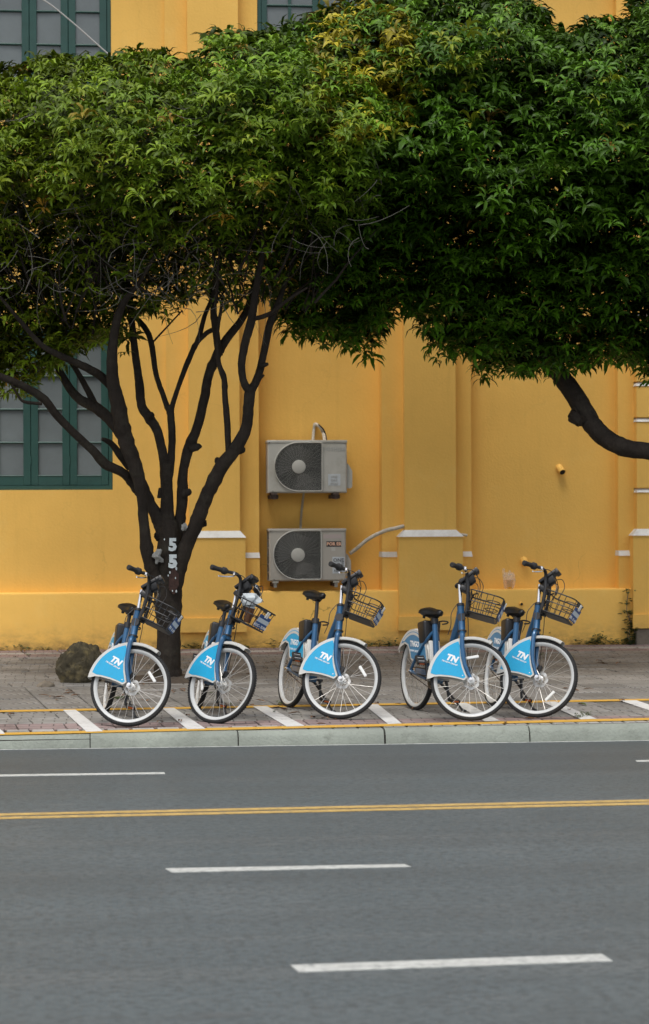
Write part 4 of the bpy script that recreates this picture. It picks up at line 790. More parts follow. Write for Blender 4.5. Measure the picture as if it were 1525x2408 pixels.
def leaflet(b, p, L, w, az, g, curl=.3, mi=0):
    c, s = math.cos(az), math.sin(az); st = [(0, .06, 0), (.33, 1, curl*.5), (.7, .8, curl), (1, .05, curl*.4)]; V = []
    for t, k, z in st:
        for q in (-1, 0, 1): x, y = t*L, q*w*k/2; V.append((p[0]+x*c-y*s, p[1]+x*s+y*c, p[2]+z*L*.3+(.25*w*k if q else 0)))
    b.add(V, [(i*3+j, i*3+j+1, i*3+j+4, i*3+j+3) for i in range(3) for j in (0, 1)], mi)
g = np.random.default_rng(14); b = MB()
for x, y, n in ((150, 1630, 4), (105, 1645, 5), (170, 1580, 3), (340, 1640, 4), (70, 1540, 4), (195, 1535, 3), (440, 1690, 3), (590, 1650, 5), (660, 1665, 6), (760, 1690, 5), (950, 1655, 6), (1180, 1660, 4), (1330, 1620, 4), (1440, 1560, 4), (640, 1555, 3), (560, 1580, 4), (1380, 1660, 3), (1505, 1650, 3), (810, 1655, 4), (930, 1560, 3), (320, 1615, 5), (450, 1625, 6), (20, 1690, 2), (1250, 1690, 3)):
    for _ in range(n):
        q = on_pave(x+g.normal(0, 30), y+g.normal(0, 6), .006); leaflet(b, q, g.uniform(.06, .13), g.uniform(.02, .04), g.uniform(0, 6.28), g, g.uniform(0, .5), 1 if g.random() < .12 else 0)
for x, y in ((268, 1644), (262, 1642), (280, 1641)): leaflet(b, on_pave(x, y, .01), .13, .045, .1, g, .2, 1)
tag(b.build('leaf_litter', ['litter', 'weed']), 'scattered dry brown leaves on the paving', 'leaf litter', kind='stuff')
b = MB()
for x0_, x1_, n, h in ((0, 130, 8, .05), (430, 600, 16, .05), (640, 700, 14, .12), (830, 935, 22, .10), (960, 1000, 10, .14), (1260, 1300, 18, .14), (1340, 1480, 26, .08), (1400, 1420, 10, .16)):
    for _ in range(n):
        X = g.uniform(x0_, x1_); p = on_wall(X, 1525, YW-.02-abs(g.normal(0, .03))); p[2] = ground(p[1]); hh = h*g.uniform(.3, 1)
        for _ in range(4): leaflet(b, (p[0]+g.normal(0, .03), p[1]+g.normal(0, .015), p[2]+g.uniform(0, hh)), g.uniform(.03, .07), g.uniform(.015, .03), g.uniform(0, 6.28), g, g.uniform(-.4, 1.5), 0)
for x, y in ((1375, 1684), (1360, 1688), (660, 1660), (1275, 1545), (1340, 1552)):
    for _ in range(22): p = on_pave(x+g.normal(0, 6), y+g.normal(0, 1)); leaflet(b, p+np.array([0, 0, g.uniform(0, .03)]), .035, .008, g.uniform(0, 6.28), g, 1.5, 0)
tag(b.build('weeds', ['weed']), 'low weeds along the foot of the wall', 'weeds', kind='stuff')
cl = empty('wall_weed', Matrix.Translation(Vector(on_wall(1484, 1505, YW-.05)))); tag(cl, 'small dark climbing weed in the wall corner above the rough footing stones', 'plant'); cb = np.array(cl.matrix_basis.translation)
b = MB(); st = MB()
for k in range(4):
    x = 1478+k*6; pts = [on_wall(x+g.normal(0, 3)+(3-k)*-.5, y, YW-.06) for y in np.linspace(1512, (1392, 1440, 1455, 1470)[k], 6)]
    st.tube([Vector(p-cb) for p in pts], .004, 5)
    for p in pts:
        for _ in range(7): leaflet(b, p-cb+g.normal(0, .025, 3), g.uniform(.04, .075), g.uniform(.03, .05), g.uniform(0, 6.28), g, g.uniform(-1, 1), 0)
b.build('foliage', 'weed', cl); st.build('stem', 'twig', cl)
# ------------------------------------------------------------------ hire bicycles
BL, BHA, SX, SZ, RK, BR = 1.0399, 1.2910, .2981, .7800, .0555, .34
u_ = Vector((-math.cos(BHA), 0, math.sin(BHA))); perp = Vector((math.sin(BHA), 0, math.cos(BHA))); HUB = Vector((BL, 0, BR)); AX = HUB-perp*RK
axp = lambda s, f=0.0, y=0.0: AX+u_*s+perp*f+Vector((0, y, 0))
def wheel_meshes():
    prof = [(.324+.0165*math.cos(a), .021*math.sin(a)) for a in np.linspace(0, 2*math.pi, 14, endpoint=False)]
    tyre = MB().lathe(prof, 72); g = np.random.default_rng(2)
    for i in range(96):                                  # tread knobs
        a = 2*math.pi*i/96
        for j, (yy, rr) in enumerate(((-.012, .3385), (0, .3405), (.012, .3385))):
            T = Matrix.Rotation(-(a+(j % 2)*.033), 4, 'Y') @ Matrix.Translation((rr, yy, 0)); tyre.box(-.003, .0022, -.004, .004, -.007, .007, 0, T)
        for sgn in (-1, 1): tyre.box(-.006, .005, -.0018, .0018, -.006, .006, 0, Matrix.Rotation(-a, 4, 'Y') @ Matrix.Translation((.331, sgn*.0185, 0)))
    rim = MB().lathe([(.317, .014), (.313, .0190), (.302, .0178), (.293, .012), (.285, .004), (.285, -.004), (.293, -.012), (.302, -.0178), (.313, -.0190), (.317, -.014)], 72)
    hub = MB().lathe([(.001, -.048), (.012, -.048), (.012, -.037), (.030, -.036), (.030, -.031), (.017, -.028), (.017, .028), (.030, .031), (.030, .036), (.012, .037), (.012, .048), (.001, .048)], 24, closed=False)
    spoke = MB().tube([(.0, 0, 0), (.255, 0, 0)], .0018, 5)
    return tyre.mesh('tyre', 'rubber', 50), rim.mesh('rim', 'rim', 40), hub.mesh('hub', 'alloy'), spoke.mesh('spoke', 'steel')
ME = {}
ME['tyre'], ME['rim'], ME['hub'], ME['spoke'] = wheel_meshes()
disc = MB(); nn = 48
for y in (.0, .0025): pass
V = []
for y in (0.0, .003):
    V += [((.068+.004*math.sin(6*a))*math.cos(a), y, (.068+.004*math.sin(6*a))*math.sin(a)) for a in np.linspace(0, 2*math.pi, nn, endpoint=False)] + [(.046*math.cos(a), y, .046*math.sin(a)) for a in np.linspace(0, 2*math.pi, nn, endpoint=False)]
Fc = [(i, (i+1) % nn, nn+(i+1) % nn, nn+i) for i in range(nn)] + [(2*nn+i, 3*nn+i, 3*nn+(i+1) % nn, 2*nn+(i+1) % nn) for i in range(nn)] + [(i, 2*nn+i, 2*nn+(i+1) % nn, (i+1) % nn) for i in range(nn)] + [(nn+i, nn+(i+1) % nn, 3*nn+(i+1) % nn, 3*nn+i) for i in range(nn)]
disc.add(V, Fc)
for k in range(6):
    T = Matrix.Rotation(-k*math.pi/3, 4, 'Y'); disc.add([(.02, .0004, -.010), (.02, .0026, -.010), (.047, .0026, .002), (.047, .0004, .002), (.02, .0004, -.003), (.02, .0026, -.003), (.047, .0026, .010), (.047, .0004, .010)], [(0, 1, 2, 3), (7, 6, 5, 4), (0, 4, 5, 1), (3, 2, 6, 7), (1, 5, 6, 2), (0, 3, 7, 4)], 0, T)
ME['disc'] = disc.mesh('brake_disc', 'alloy')
ME['reflector'] = MB().rbox(-.055, .055, -.006, .006, -.013, .013, .005, 1).mesh('reflector', 'refl')
BB = Vector((.43, 0, .29)); st_dir = (Vector((SX, 0, SZ))-BB).normalized()
# main frame
fr = MB(); fr.tube([axp(.435), axp(.44), axp(.64), axp(.645)], [.032, .0305, .0305, .032], 16)
fr.tube(smooth_path([axp(.60), axp(.52, -.05), (.735, 0, .70), (.665, 0, .53), (.575, 0, .40), (.49, 0, .325), BB], 5), [.034]*31, 14)
fr.tube([BB-st_dir*.02, (SX, 0, SZ)], .0255, 14); fr.tube([(.43, -.045, .29), (.43, .045, .29)], .028, 14)
for s in (-1, 1):
    fr.tube(smooth_path([(SX+.015, s*.018, .70), (SX-.03, s*.055, .62), (.10, s*.072, .45), (0, s*.066, .34)], 5), .0135, 10)
    fr.tube(smooth_path([(.43, s*.03, .285), (.33, s*.058, .292), (.12, s*.075, .325), (0, s*.066, .34)], 5), .0145, 10)
    fr.rbox(-.022, .026, s*.066-.005, s*.066+.005, .315, .36, .003, 1)
ME['frame'] = fr.mesh('frame', 'blue')
ME['headset'] = MB().tube([axp(.418), axp(.422), axp(.432), axp(.436)], [.036, .040, .040, .034], 18).mesh('headset', 'black'); ME['headset2'] = MB().tube([axp(.645), axp(.65), axp(.668), axp(.672)], [.030, .033, .031, .024], 18).mesh('headset', 'black')
def arc(c, r, a0, a1, n): return [(c[0]+r*math.cos(a), c[1]+r*math.sin(a)) for a in np.radians(np.linspace(a0, a1, n))]
def strip_fender(c, r, a0, a1, w, n=30):
    b = MB(); V = []; pr = [(-w, -.022), (-w*.97, -.004), (-w*.6, .004), (0, .007), (w*.6, .004), (w*.97, -.004), (w, -.022)]; A = np.radians(np.linspace(a0, a1, n)); p = len(pr)
    for th in (0, -.0035):
        for a in A: V += [(c[0]+(r+d+th)*math.cos(a), y*(1 if th == 0 else .96), c[1]+(r+d+th)*math.sin(a)) for y, d in pr]
    o = n*p
    Fc = [(i*p+k, i*p+k+1, (i+1)*p+k+1, (i+1)*p+k) for i in range(n-1) for k in range(p-1)] + [(o+i*p+k, o+(i+1)*p+k, o+(i+1)*p+k+1, o+i*p+k+1) for i in range(n-1) for k in range(p-1)]
    for i in (0, n-1): Fc += [(i*p+k, o+i*p+k, o+i*p+k+1, i*p+k+1) for k in range(p-1)]
    for k in (0, p-1): Fc += [(i*p+k, (i+1)*p+k, o+(i+1)*p+k, o+i*p+k) for i in range(n-1)]
    return b.add(V, Fc)
ME['rear_fender'] = strip_fender((0, BR), .368, 20, 156, .052).mesh('rear_fender', 'wplas', 50)
ME['front_fender'] = strip_fender((BL, BR), .368, 74, 192, .046).mesh('front_fender', 'wplas', 50)
rg = arc((0, BR), .366, 154, 48, 22)+[(.285, .56), (.33, .45), (.30, .425), (.17, .415), (.03, .425), (-.035, .44), (-.07, .50), (-.115, .555), (-.19, .57), (-.27, .535)]
rgb_ = arc((0, BR), .345, 139, 52, 20)+[(.262, .555), (.305, .455), (.285, .44), (.17, .43), (.035, .44), (-.02, .452), (-.055, .515), (-.105, .57), (-.18, .585)]
rgt = arc((0, BR), .316, 128, 62, 14)+arc((0, BR), .338, 60, 133, 14)
fg = arc((BL, BR), .366, 192, 116, 22)+[(.902, .60), (.912, .55), (.928, .485), (.955, .43), (.993, .372), (1.008, .350), (.985, .318), (.93, .322), (.865, .320), (.78, .308), (.735, .294), (.70, .270)]
fgb = arc((BL, BR), .342, 184, 121, 20)+[(.885, .60), (.897, .545), (.914, .478), (.942, .422), (.978, .368), (.992, .35), (.977, .333), (.93, .335), (.865, .334), (.78, .323), (.74, .312)]
def guard(poly, y, m, th=.003): return MB().prism(poly, y, y+th).mesh('skirt_panel', m, 0)
ME['rgR'] = MB().prism(rg, -.060, -.057).mesh('skirt_guard', 'wplas', 0); ME['rgL'] = MB().prism(rg, .057, .060).mesh('skirt_guard', 'wplas', 0)
ME['fgR'] = MB().prism(fg, -.052, -.049).mesh('skirt_guard', 'wplas', 0); ME['fgL'] = MB().prism(fg, .049, .052).mesh('skirt_guard', 'wplas', 0)
for k in ('cyan', 'cyan_f'):
    ME['rbR'+k] = guard(rgb_, -.0615, k, .0013); ME['rbL'+k] = guard(rgb_, .0602, k, .0013)
    ME['fbR'+k] = guard(fgb, -.0535, k, .0013); ME['fbL'+k] = guard(fgb, .0522, k, .0013)
ME['rbtR'] = guard(rgt, -.0625, 'wplas', .0008)
ME['mud'] = MB().rbox(.0, .03, -.05, .05, 0, .28, .008, 2, 0, Matrix.Translation((.372, 0, .35)) @ Matrix.Rotation(-.30, 4, 'Y')).mesh('mudguard_panel', 'wplas')
ME['lockbox'] = MB().rbox(-.075, .085, -.085, .085, -.095, .10, .022, 3, 0, Matrix.Translation((.185, 0, .685)) @ Matrix.Rotation(-.2, 4, 'Y'), 1.0, .82).mesh('lock_box', 'black')
ME['chaincase'] = MB().rbox(.12, .40, -.085, -.062, .315, .385, .010, 2).mesh('chain_guard', 'black')
ME['chaincase2'] = MB().rbox(.16, .39, -.094, -.0855, .325, .375, .006, 1).mesh('chain_guard_cover', 'blue')
cr = MB(); cr.lathe([(.075, -.060), (.075, -.056), (.045, -.056), (.045, -.060)], 36, BB); 
for k in range(5): cr.box(-.006, .006, -.0595, -.0565, 0, .06, 0, Matrix.Translation(BB) @ Matrix.Rotation(k*1.2566, 4, 'Y'))
cr.tube([(.43, -.11, .29), (.43, .11, .29)], .011, 10)
for s, a in ((-1, math.radians(105)), (1, math.radians(285))):
    e = Vector((.43+.17*math.cos(a), s*.105, .29+.17*math.sin(a))); cr.tube([(.43, s*.085, .29), tuple(e)], [.015, .011], 8)
ME['crank'] = cr.mesh('crank', 'black')
ch = MB(); ch.tube([(.43+.075*math.cos(a), -.058, .29+.075*math.sin(a)) for a in np.linspace(math.pi/2, -math.pi/2, 12)]+[(.43+.0, -.058, .215)]+[(0, -.058, .305)]+[(.035*math.cos(a), -.058, .34+.035*math.sin(a)) for a in np.linspace(-math.pi/2, -1.5*math.pi, 10)]+[(.2, -.058, .37)], .0045, 5, closed=True); ch.lathe([(.034, -.060), (.034, -.056), (.006, -.056), (.006, -.060)], 20, (0, 0, .34)); ME['chain'] = ch.mesh('chain', 'rust')
pd = MB()
for z in (-.012, .012): pass
pd.rbox(-.048, .048, -.04, -.028, -.013, .013, .003, 1); pd.rbox(-.048, .048, .028, .04, -.013, .013, .003, 1); pd.rbox(-.048, -.034, -.03, .03, -.011, .011, .003, 1); pd.rbox(.034, .048, -.03, .03, -.011, .011, .003, 1); pd.tube([(0, -.04, 0), (0, .045, 0)], .009, 8); pd.rbox(-.05, -.0475, -.024, .024, -.007, .007, .001, 1, 1); pd.rbox(.0475, .05, -.024, .024, -.007, .007, .001, 1, 1)
for x in (-.02, .02): pd.box(x-.003, x+.003, -.028, .028, -.012, .012, 2)
ME['pedal'] = pd.mesh('pedal', ['black', 'orange', 'alloy'])
ME['kick'] = MB().tube(smooth_path([(.36, .045, .27), (.375, .075, .25), (.47, .15, .14), (.545, .205, .048)], 4), [.012]*6+[.0095]*7, 8).tube([(.54, .20, .053), (.575, .225, .044)], .011, 8).mesh('kickstand', 'black')
ME['clamp'] = MB().tube([Vector((SX, 0, SZ))-st_dir*.012, Vector((SX, 0, SZ))+st_dir*.035], .033, 14).rbox(-.024, .02, -.022, .022, -.02, .02, .006, 1, 0, Matrix.Translation(Vector((SX-.035, 0, SZ+.012)))).tube(smooth_path([(SX+.02, .03, SZ+.01), (SX+.05, .055, SZ+.02), (SX+.05, .10, SZ+.015), (SX+.02, .105, SZ-.0), (SX+.0, .07, SZ-.01)], 4), .0065, 6).mesh('seat_clamp', 'black')
ME['post'] = MB().tube([(0, 0, -.30), (0, 0, -.03)], .0165, 14).mesh('seat_post', 'black')
sa = MB(); secs = []
for x, w, z, h in ((-.138, .060, .000, .040), (-.128, .090, .008, .074), (-.10, .106, .014, .088), (-.05, .100, .010, .086), (0, .070, .002, .076), (.05, .046, .000, .068), (.10, .036, .002, .062), (.14, .030, .000, .056), (.158, .015, -.010, .034)):
    secs.append([(x, w*math.cos(a)*(1 if math.sin(a) > 0 else .8), z-h*.5+h*.5*(abs(math.sin(a))**.6)*(1 if math.sin(a) > 0 else -1)+(-.012*abs(math.cos(a)) if math.sin(a) > 0 else 0)) for a in np.linspace(0, 2*math.pi, 20, endpoint=False)])
V = [p for s in secs for p in s]; n = 20; k = len(secs)
sa.add(V, [(i*n+j, i*n+(j+1) % n, (i+1)*n+(j+1) % n, (i+1)*n+j) for i in range(k-1) for j in range(n)]+[tuple(range(n)), tuple((k-1)*n+j for j in range(n))]); ME['saddle'] = sa.mesh('saddle', 'leather', 60)
rl = MB()
for s in (-1, 1): rl.tube(smooth_path([(.10, s*.015, -.045), (.04, s*.022, -.072), (-.05, s*.03, -.072), (-.11, s*.045, -.04)], 4), .0045, 6)
rl.rbox(-.03, .03, -.03, .03, -.085, -.062, .005, 1); rl.tube([(-.09, -.05, -.03), (-.095, -.05, -.085)], .013, 8).tube([(-.09, .05, -.03), (-.095, .05, -.085)], .013, 8); ME['rails'] = rl.mesh('saddle_rails', 'black')
# front assembly
fk = MB(); fk.tube([axp(.395), axp(.42)], [.026, .030], 14)
for s in (-1, 1): fk.tube(smooth_path([axp(.41, 0, s*.022), axp(.385, .002, s*.052), axp(.32, -.002, s*.060), axp(.17, .004, s*.060), axp(.07, .030, s*.058), (BL, s*.056, BR+.004)], 5), [.022]*8+[.020]*7+[.017]*5+[.015]*5+[.013], 10)
ME['fork'] = fk.mesh('fork', 'blue')
ME['axle'] = MB().tube([(BL, -.076, BR), (BL, .07, BR)], .008, 10).tube([(BL, -.072, BR), (BL, -.060, BR)], .015, 6).tube([(BL, .060, BR), (BL, .072, BR)], .015, 6).mesh('axle', 'chrome')
ME['rear_axle'] = MB().tube([(0, -.095, BR), (0, .085, BR)], .008, 10).tube([(0, -.086, BR), (0, -.074, BR)], .014, 6).mesh('axle', 'chrome')
ME['caliper'] = MB().rbox(-.02, .02, -.018, .018, -.032, .032, .006, 1, 0, Matrix.Translation((BL-.035, .035, BR+.085))).tube([(BL-.05, .048, BR+.06), (BL-.03, .048, BR+.11)], .01, 8).mesh('brake_caliper', 'black')
ME['quill'] = MB().tube([axp(.665), axp(.835)], .0155, 16).mesh('stem_quill', 'chrome')
hb = MB(); hb.rbox(-.03, .05, -.055, .055, -.022, .022, .012, 2, 0, Matrix.Translation((.80, 0, 1.095)) @ Matrix.Rotation(.25, 4, 'Y'))
ME['stem'] = hb.mesh('stem_clamp', 'black')
hbar = MB()
for s in (-1, 1): hbar.tube(smooth_path([(.872, s*.062, .885), (.862, s*.062, .98), (.838, s*.062, 1.10), (.815, s*.064, 1.17), (.800, s*.085, 1.225), (.785, s*.14, 1.240), (.760, s*.21, 1.225), (.730, s*.29, 1.207), (.705, s*.35, 1.197)], 5), .0145, 10)
hbar.tube([(.838, -.062, 1.10), (.838, .062, 1.10)], .014, 10)
ME['bar'] = hbar.mesh('handlebar', 'black')
def gripm(s):
    d = (Vector((.695, s*.372, 1.194))-Vector((.752, s*.235, 1.220))).normalized(); e = Vector((.695, s*.372, 1.194)); P = [e-d*k for k in (.165, .150, .146, .118, .112, .10, .06, .02, .004, 0)]
    return MB().tube(P, [.019, .026, .031, .031, .024, .0205, .0195, .0235, .0225, .017], 14).mesh('grip', 'rubber')
ME['gripR'], ME['gripL'] = gripm(-1), gripm(1)
def lever(s): return MB().tube(smooth_path([(.785, s*.165, 1.232), (.815, s*.19, 1.213), (.815, s*.25, 1.185), (.798, s*.31, 1.160), (.79, s*.345, 1.150)], 4), [.010]*3+[.0065]*13+[.008], 8, flat=.7).rbox(-.016, .016, -.018, .018, -.014, .014, .004, 1, 0, Matrix.Translation((.785, s*.165, 1.235))).mesh('brake_lever', 'chrome')
ME['levR'], ME['levL'] = lever(-1), lever(1)
da = Matrix.Translation((.815, 0, 1.212)) @ Matrix.Rotation(-math.radians(53), 4, 'Y')
dsh = MB().rbox(-.095, .075, -.055, .055, -.014, .014, .007, 2, 0, da); dsh.rbox(.06, .10, -.05, .05, -.03, .016, .008, 2, 0, da); dsh.add([], []); dsh.rbox(-.06, .045, -.045, .045, -.075, -.01, .012, 2, 0, da, 1.0, .6); dsh.rbox(-.025, .03, -.03, .03, -.05, .04, .01, 2, 0, Matrix.Translation((.815, 0, 1.13)))
ME['dash'] = dsh.mesh('display_unit', 'black'); ME['dot'] = MB().tube([(0, -.058, 0), (0, -.0545, 0)], .005, 8).mesh('bolt', 'chrome')
# basket of bent wire
def rloop(x0, x1, w0, w1, z0, z1, r=.06, n=5):          # rear edge x0 half-width w0 height z0, front edge x1
    P = []
    for cx, cy, a in ((x1-r, w1-r, 0), (x0+r*.5, w0-r*.5, 90), (x0+r*.5, -w0+r*.5, 180), (x1-r, -w1+r, 270)):
        rr = r if cx > (x0+x1)/2 else r*.5
        for k in range(n+1):
            t = math.radians(a+90*k/n); x, y = cx+rr*math.cos(t), cy+rr*math.sin(t); P.append((x, y, z0+(z1-z0)*(x-x0)/(x1-x0)))
    return P
bk = MB(); top = rloop(.875, 1.160, .150, .150, 1.076, 1.058, .06); mid = rloop(.88, 1.147, .140, .140, .985, .972, .055); botm = rloop(.885, 1.130, .120, .120, .897, .882, .05)
bk.tube(top, .0062, 6, closed=True); bk.tube(mid, .0042, 5, closed=True); bk.tube(botm, .0052, 6, closed=True)
def wirebar(a, b, drop=True):
    a, b = Vector(a), Vector(b); m = a.lerp(b, .86); bk.tube(smooth_path([a, a.lerp(b, .5), m, b], 3), .0032, 5)
for s in (-1, 1):
    for x in (.925, .975, 1.025, 1.08): wirebar((x, s*.150, 1.076-(x-.875)*.063), (.885+(x-.875)*.85, s*.120, .897-(x-.885)*.06))
for y in (-.10, -.05, 0, .05, .10): wirebar((1.160, y*.95, 1.058), (1.130, y*.8, .882)); bk.tube([(.885, y*.8, .897), (1.130, y*.8, .882)], .0032, 5)
for y in (-.09, 0, .09): wirebar((.875, y, 1.076), (.885, y*.8, .897))
for z0, y0, x0_ in ((1.058, .085, 1.065), (.985, .075, 1.06)):
    bk.tube([(x0_+.055*math.cos(a), y0+.055*math.sin(a), z0) for a in np.linspace(0, 2*math.pi, 22, endpoint=False)], .0038, 5, closed=True)
bk.tube([(.87, -.05, .93), (.90, -.05, 1.06), (.93, -.05, 1.075)], .007, 6).tube([(.875, -.06, .89), (1.0, -.06, .9)], .010, 6)
ME['basket'] = bk.mesh('basket', 'black', 60)
ME['floor'] = MB().rbox(.888, 1.120, -.112, .112, -.003, .003, .002, 1, 0, Matrix.Translation((0, 0, .892+.058*.885)) @ Matrix.Rotation(.058, 4, 'Y') @ Matrix.Translation((0, 0, 0))).mesh('basket_floor', 'black')
ME['bracket'] = MB().rbox(.815, .90, -.022, .022, .868, .892, .005, 1).tube([axp(.545), axp(.545, .03)], .012, 8).tube([axp(.545, 0, -.03), axp(.545, 0, .03)], .035, 12).rbox(.865, .885, -.07, .07, .875, .905, .004, 1).mesh('basket_bracket', 'black')
PLM = Matrix.Translation((1.156, -.005, .955)) @ Matrix.Rotation(math.radians(12), 4, 'Y')        # plate faces forward
ME['badge'] = MB().rbox(1.156, 1.170, -.06, .06, 1.030, 1.064, .004, 1).mesh('basket_badge', 'black')
ME['plate'] = MB().rbox(-.0, .003, -.080, .080, -.064, .055, .001, 1).mesh('number_plate', 'plate'); ME['band'] = MB().box(.0031, .0036, -.078, .078, -.012, .024).mesh('plate_band', 'plate_w'); ME['tag'] = MB().rbox(.003, .009, -.022, -.004, .04, .098, .002, 1).rbox(.003, .009, .004, .022, .04, .098, .002, 1).mesh('plate_strap', 'refl')
cb_ = MB()
for pts in ([(.80, -.17, 1.230), (.86, -.12, 1.24), (.93, -.05, 1.16), (.93, -.03, 1.04), (.88, -.04, .95)], [(.80, .17, 1.230), (.88, .14, 1.25), (.95, .08, 1.17), (.94, .04, 1.05)], [(.80, .05, 1.20), (.90, .05, 1.17), (.92, .03, 1.08)], [axp(.66, -.03, -.02), axp(.58, -.08, -.035), axp(.48, -.09, -.03), axp(.40, -.12, -.02)]): cb_.tube(smooth_path(pts, 6), .0035, 5)
cb_.tube(smooth_path([axp(.66, .05, .02), axp(.5, .055, .03), axp(.36, .045, .05), axp(.15, .03, .075), (BL-.04, .05, BR+.10)], 6), .0035, 5)
ME['cables'] = cb_.mesh('brake_cables', 'black')
PLF = PLM @ Matrix.Translation((.0037, 0, 0)) @ Matrix.Rotation(math.pi/2, 4, 'Z') @ Matrix.Rotation(math.pi/2, 4, 'X')      # lettering on the plate reads from the front
bikes = [
 (.079, 20.175, 5.27, 12.42, 66.65, .9, .965, 'X50 - 2L 059', 'cyan', 45, 'leftmost blue hire bicycle, its basket in front of the numbered tree trunk'),
 (.889, 20.349, 2.87, 14.37, 45.74, 1.53, .985, 'X51C - 2L000', 'cyan', 200, 'blue hire bicycle just right of the tree with a white cup in its basket'),
 (1.698, 20.382, 15.88, 11.14, 55.46, .58, 1.05, 'X0L - 2L 31A', 'cyan', 38, 'blue hire bicycle with a high raised saddle below the air conditioners'),
 (2.793, 20.038, 15.61, 4.38, 62.0, .3, .897, 'X0L - 2L 20A', 'cyan_f', 100, 'blue hire bicycle standing upright, its front wheel overlapping the rightmost bicycle'),
 (3.519, 20.281, 7.4, 10.31, 53.0, .39, .893, 'X0L - 2L 44A', 'cyan_f', -38, 'rightmost blue hire bicycle, its rear hidden by the neighbouring front wheel')]
LET = {}
def letter_mesh(txt, size, **k):
    if (txt, size) not in LET: LET[(txt, size)] = text_mesh(txt, size, **k); LET[(txt, size)].materials.clear(); LET[(txt, size)].materials.append(M['letter'])
    return LET[(txt, size)]
spoke_pose = []
for i in range(28):
    a = 2*math.pi*(i+.25)/28; side = 1 if i % 2 else -1; off = (.9 if (i//2) % 2 else -.9)
    p0 = Vector((.028*math.cos(a+off), side*.033, .028*math.sin(a+off))); p1 = Vector((.282*math.cos(a), side*.004, .282*math.sin(a))); d = p1-p0
    spoke_pose.append(Matrix.Translation(p0) @ d.to_track_quat('X', 'Z').to_matrix().to_4x4() @ Matrix.Scale(d.length/.255, 4, (1, 0, 0)))
def add_wheel(name, root, mw, spin, disc):
    w = put(name, ME['tyre'], root, mw @ Matrix.Rotation(spin, 4, 'Y')); put('rim', ME['rim'], w); put('hub', ME['hub'], w)
    for m_ in spoke_pose: put('spoke', ME['spoke'], w, m_)
    if disc: put('brake_disc', ME['disc'], w, Matrix.Translation((0, .040, 0)))
    put('reflector', ME['reflector'], w, Matrix.Rotation(-math.radians(disc if disc else 100)-spin, 4, 'Y') @ Matrix.Translation((.195, -.018, 0)) @ Matrix.Rotation(math.radians(78), 4, 'Y')); return w
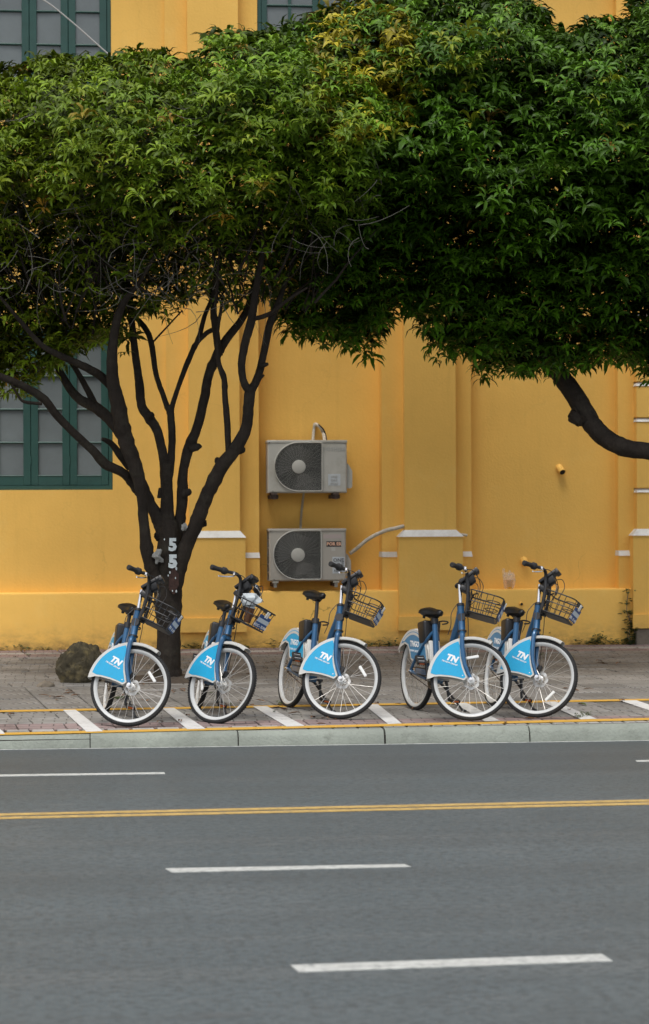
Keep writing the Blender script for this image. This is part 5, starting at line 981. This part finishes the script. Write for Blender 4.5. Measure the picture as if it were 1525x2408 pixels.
for bi, (X, Y, phi, lam, dl, pt, sad, plate, panel, refl, label) in enumerate(bikes):
    phi, lam, dl, pt = map(math.radians, (phi, lam, dl, pt))
    Mh = Matrix(((math.sin(phi), math.cos(phi), 0, 0), (-math.cos(phi), math.sin(phi), 0, 0), (0, 0, 1, 0), (0, 0, 0, 1)))
    root = empty('bicycle', Matrix.Translation((X, Y, ground(Y))) @ Mh @ Matrix.Rotation(-lam, 4, 'X') @ Matrix.Rotation(pt, 4, 'Y'))
    tag(root, label, 'bicycle', 'blue hire bicycles parked in a row on the pavement')
    fo = put('frame', ME['frame'], root); put('headset', ME['headset'], fo); put('headset', ME['headset2'], fo)
    rw = add_wheel('rear_wheel', root, Matrix.Translation((0, 0, BR)), 0.3*bi, 0)
    put('axle', ME['rear_axle'], rw, Matrix.Rotation(-.3*bi, 4, 'Y') @ Matrix.Translation((0, 0, -BR)))
    rf = put('rear_fender', ME['rear_fender'], root); put('mudguard_panel', ME['mud'], root); put('lock_box', ME['lockbox'], root)
    for s in 'RL':
        gd = put('skirt_guard', ME['rg'+s], root); put('skirt_panel', ME['rb'+s+panel], gd)
        if s == 'R':
            put('panel_stripe', ME['rbtR'], gd)
            put('lettering', letter_mesh('TNGO', .066, bold=.0025, shear=.0), gd, Matrix.Translation((.035, -.0622, .575)) @ FACE)
            put('lettering', letter_mesh('TRI NAM GROUP', .028), gd, Matrix.Translation((.03, -.0622, .515)) @ FACE)
    put('chain_guard', ME['chaincase'], root); put('chain_guard_cover', ME['chaincase2'], root); put('chain', ME['chain'], root); ck = put('crank', ME['crank'], root)
    for s, a in ((-1, math.radians(105)), (1, math.radians(285))): put('pedal', ME['pedal'], ck, Matrix.Translation((.43+.17*math.cos(a), s*.150, .29+.17*math.sin(a))) @ Matrix.Rotation((.9, .7, .8, .75, .85)[bi]*(1 if s < 0 else .2), 4, 'Y'))
    put('kickstand', ME['kick'], root); put('seat_clamp', ME['clamp'], root)
    sp_ = Vector((SX, 0, SZ))+st_dir*((sad-SZ)/st_dir.z)
    put('seat_post', ME['post'], root, Matrix.Translation(sp_) @ Matrix.Rotation(math.atan2(st_dir.x, st_dir.z), 4, 'Y'))
    so = put('saddle', ME['saddle'], root, Matrix.Translation(sp_)); put('saddle_rails', ME['rails'], so)
    ST = Matrix.Translation(AX) @ Matrix.Rotation(dl, 4, u_) @ Matrix.Translation(-AX)
    put('fork', ME['fork'], root, ST)
    fw_ = add_wheel('front_wheel', root, ST @ Matrix.Translation(HUB), .55*bi, refl)
    put('axle', ME['axle'], fw_, Matrix.Rotation(-.55*bi, 4, 'Y') @ Matrix.Translation(-HUB)); put('brake_caliper', ME['caliper'], root, ST)
    put('front_fender', ME['front_fender'], root, ST)
    for s in 'RL':
        gd = put('skirt_guard', ME['fg'+s], root, ST); put('skirt_panel', ME['fb'+s+('cyan')], gd)
        if s == 'R':
            put('lettering', letter_mesh('TN', .070, bold=.004, shear=.22), gd, Matrix.Translation((.843, -.0543, .478)) @ Matrix.Rotation(math.radians(6), 4, 'Y') @ FACE)
            put('lettering', letter_mesh('TRI NAM GROUP', .0185, bold=.0005, shear=.2), gd, Matrix.Translation((.833, -.0543, .437)) @ Matrix.Rotation(math.radians(6), 4, 'Y') @ FACE)
            for x, z in ((.965, .355), (.897, .60)): put('bolt', ME['dot'], gd, Matrix.Translation((x, .0022, z)))
    put('stem_quill', ME['quill'], root, ST); put('stem_clamp', ME['stem'], root, ST)
    hbo = put('handlebar', ME['bar'], root, ST); put('grip', ME['gripR'], hbo); put('grip', ME['gripL'], hbo); put('brake_lever', ME['levR'], hbo); put('brake_lever', ME['levL'], hbo); put('brake_cables', ME['cables'], hbo)
    put('display_unit', ME['dash'], root, ST)
    bo = put('basket', ME['basket'], root, ST); put('basket_floor', ME['floor'], bo); put('basket_bracket', ME['bracket'], bo); put('basket_badge', ME['badge'], bo)
    po = put('number_plate', ME['plate'], root, ST @ PLM); put('plate_band', ME['band'], po); put('plate_strap', ME['tag'], po)
    inv = PLM.inverted()
    put('lettering', letter_mesh(plate, .031, bold=.0009), po, inv @ PLF @ Matrix.Translation((0, -.043, 0)))
    if bi == 1:                                       # rubbish dropped in this basket
        c0 = root.matrix_basis @ ST @ Vector((1.0, -.03, 1.0)); cup = empty('drink_cup', Matrix.Translation(c0) @ Matrix.Rotation(.25, 4, 'Y')); tag(cup, 'plastic cup of brown iced coffee in the basket of a bicycle', 'drink cup')
        MB().lathe([(.001, -.10), (.03, -.10), (.042, .03), (.001, .03)], 18, T=Matrix.Rotation(math.pi/2, 4, 'X')).build('cup', 'cup', cup); MB().lathe([(.001, .028), (.045, .028), (.045, .036), (.001, .04)], 18, T=Matrix.Rotation(math.pi/2, 4, 'X')).build('lid', 'tissue', cup)
        c1 = root.matrix_basis @ ST @ Vector((.985, -.07, 1.085)); tag(crumple(c1, .062, 'tissue', 'plastic_wrapper', 9, (1.15, .7, .95)), 'crumpled white plastic wrapper in the basket of the bicycle right of the tree', 'wrapper')
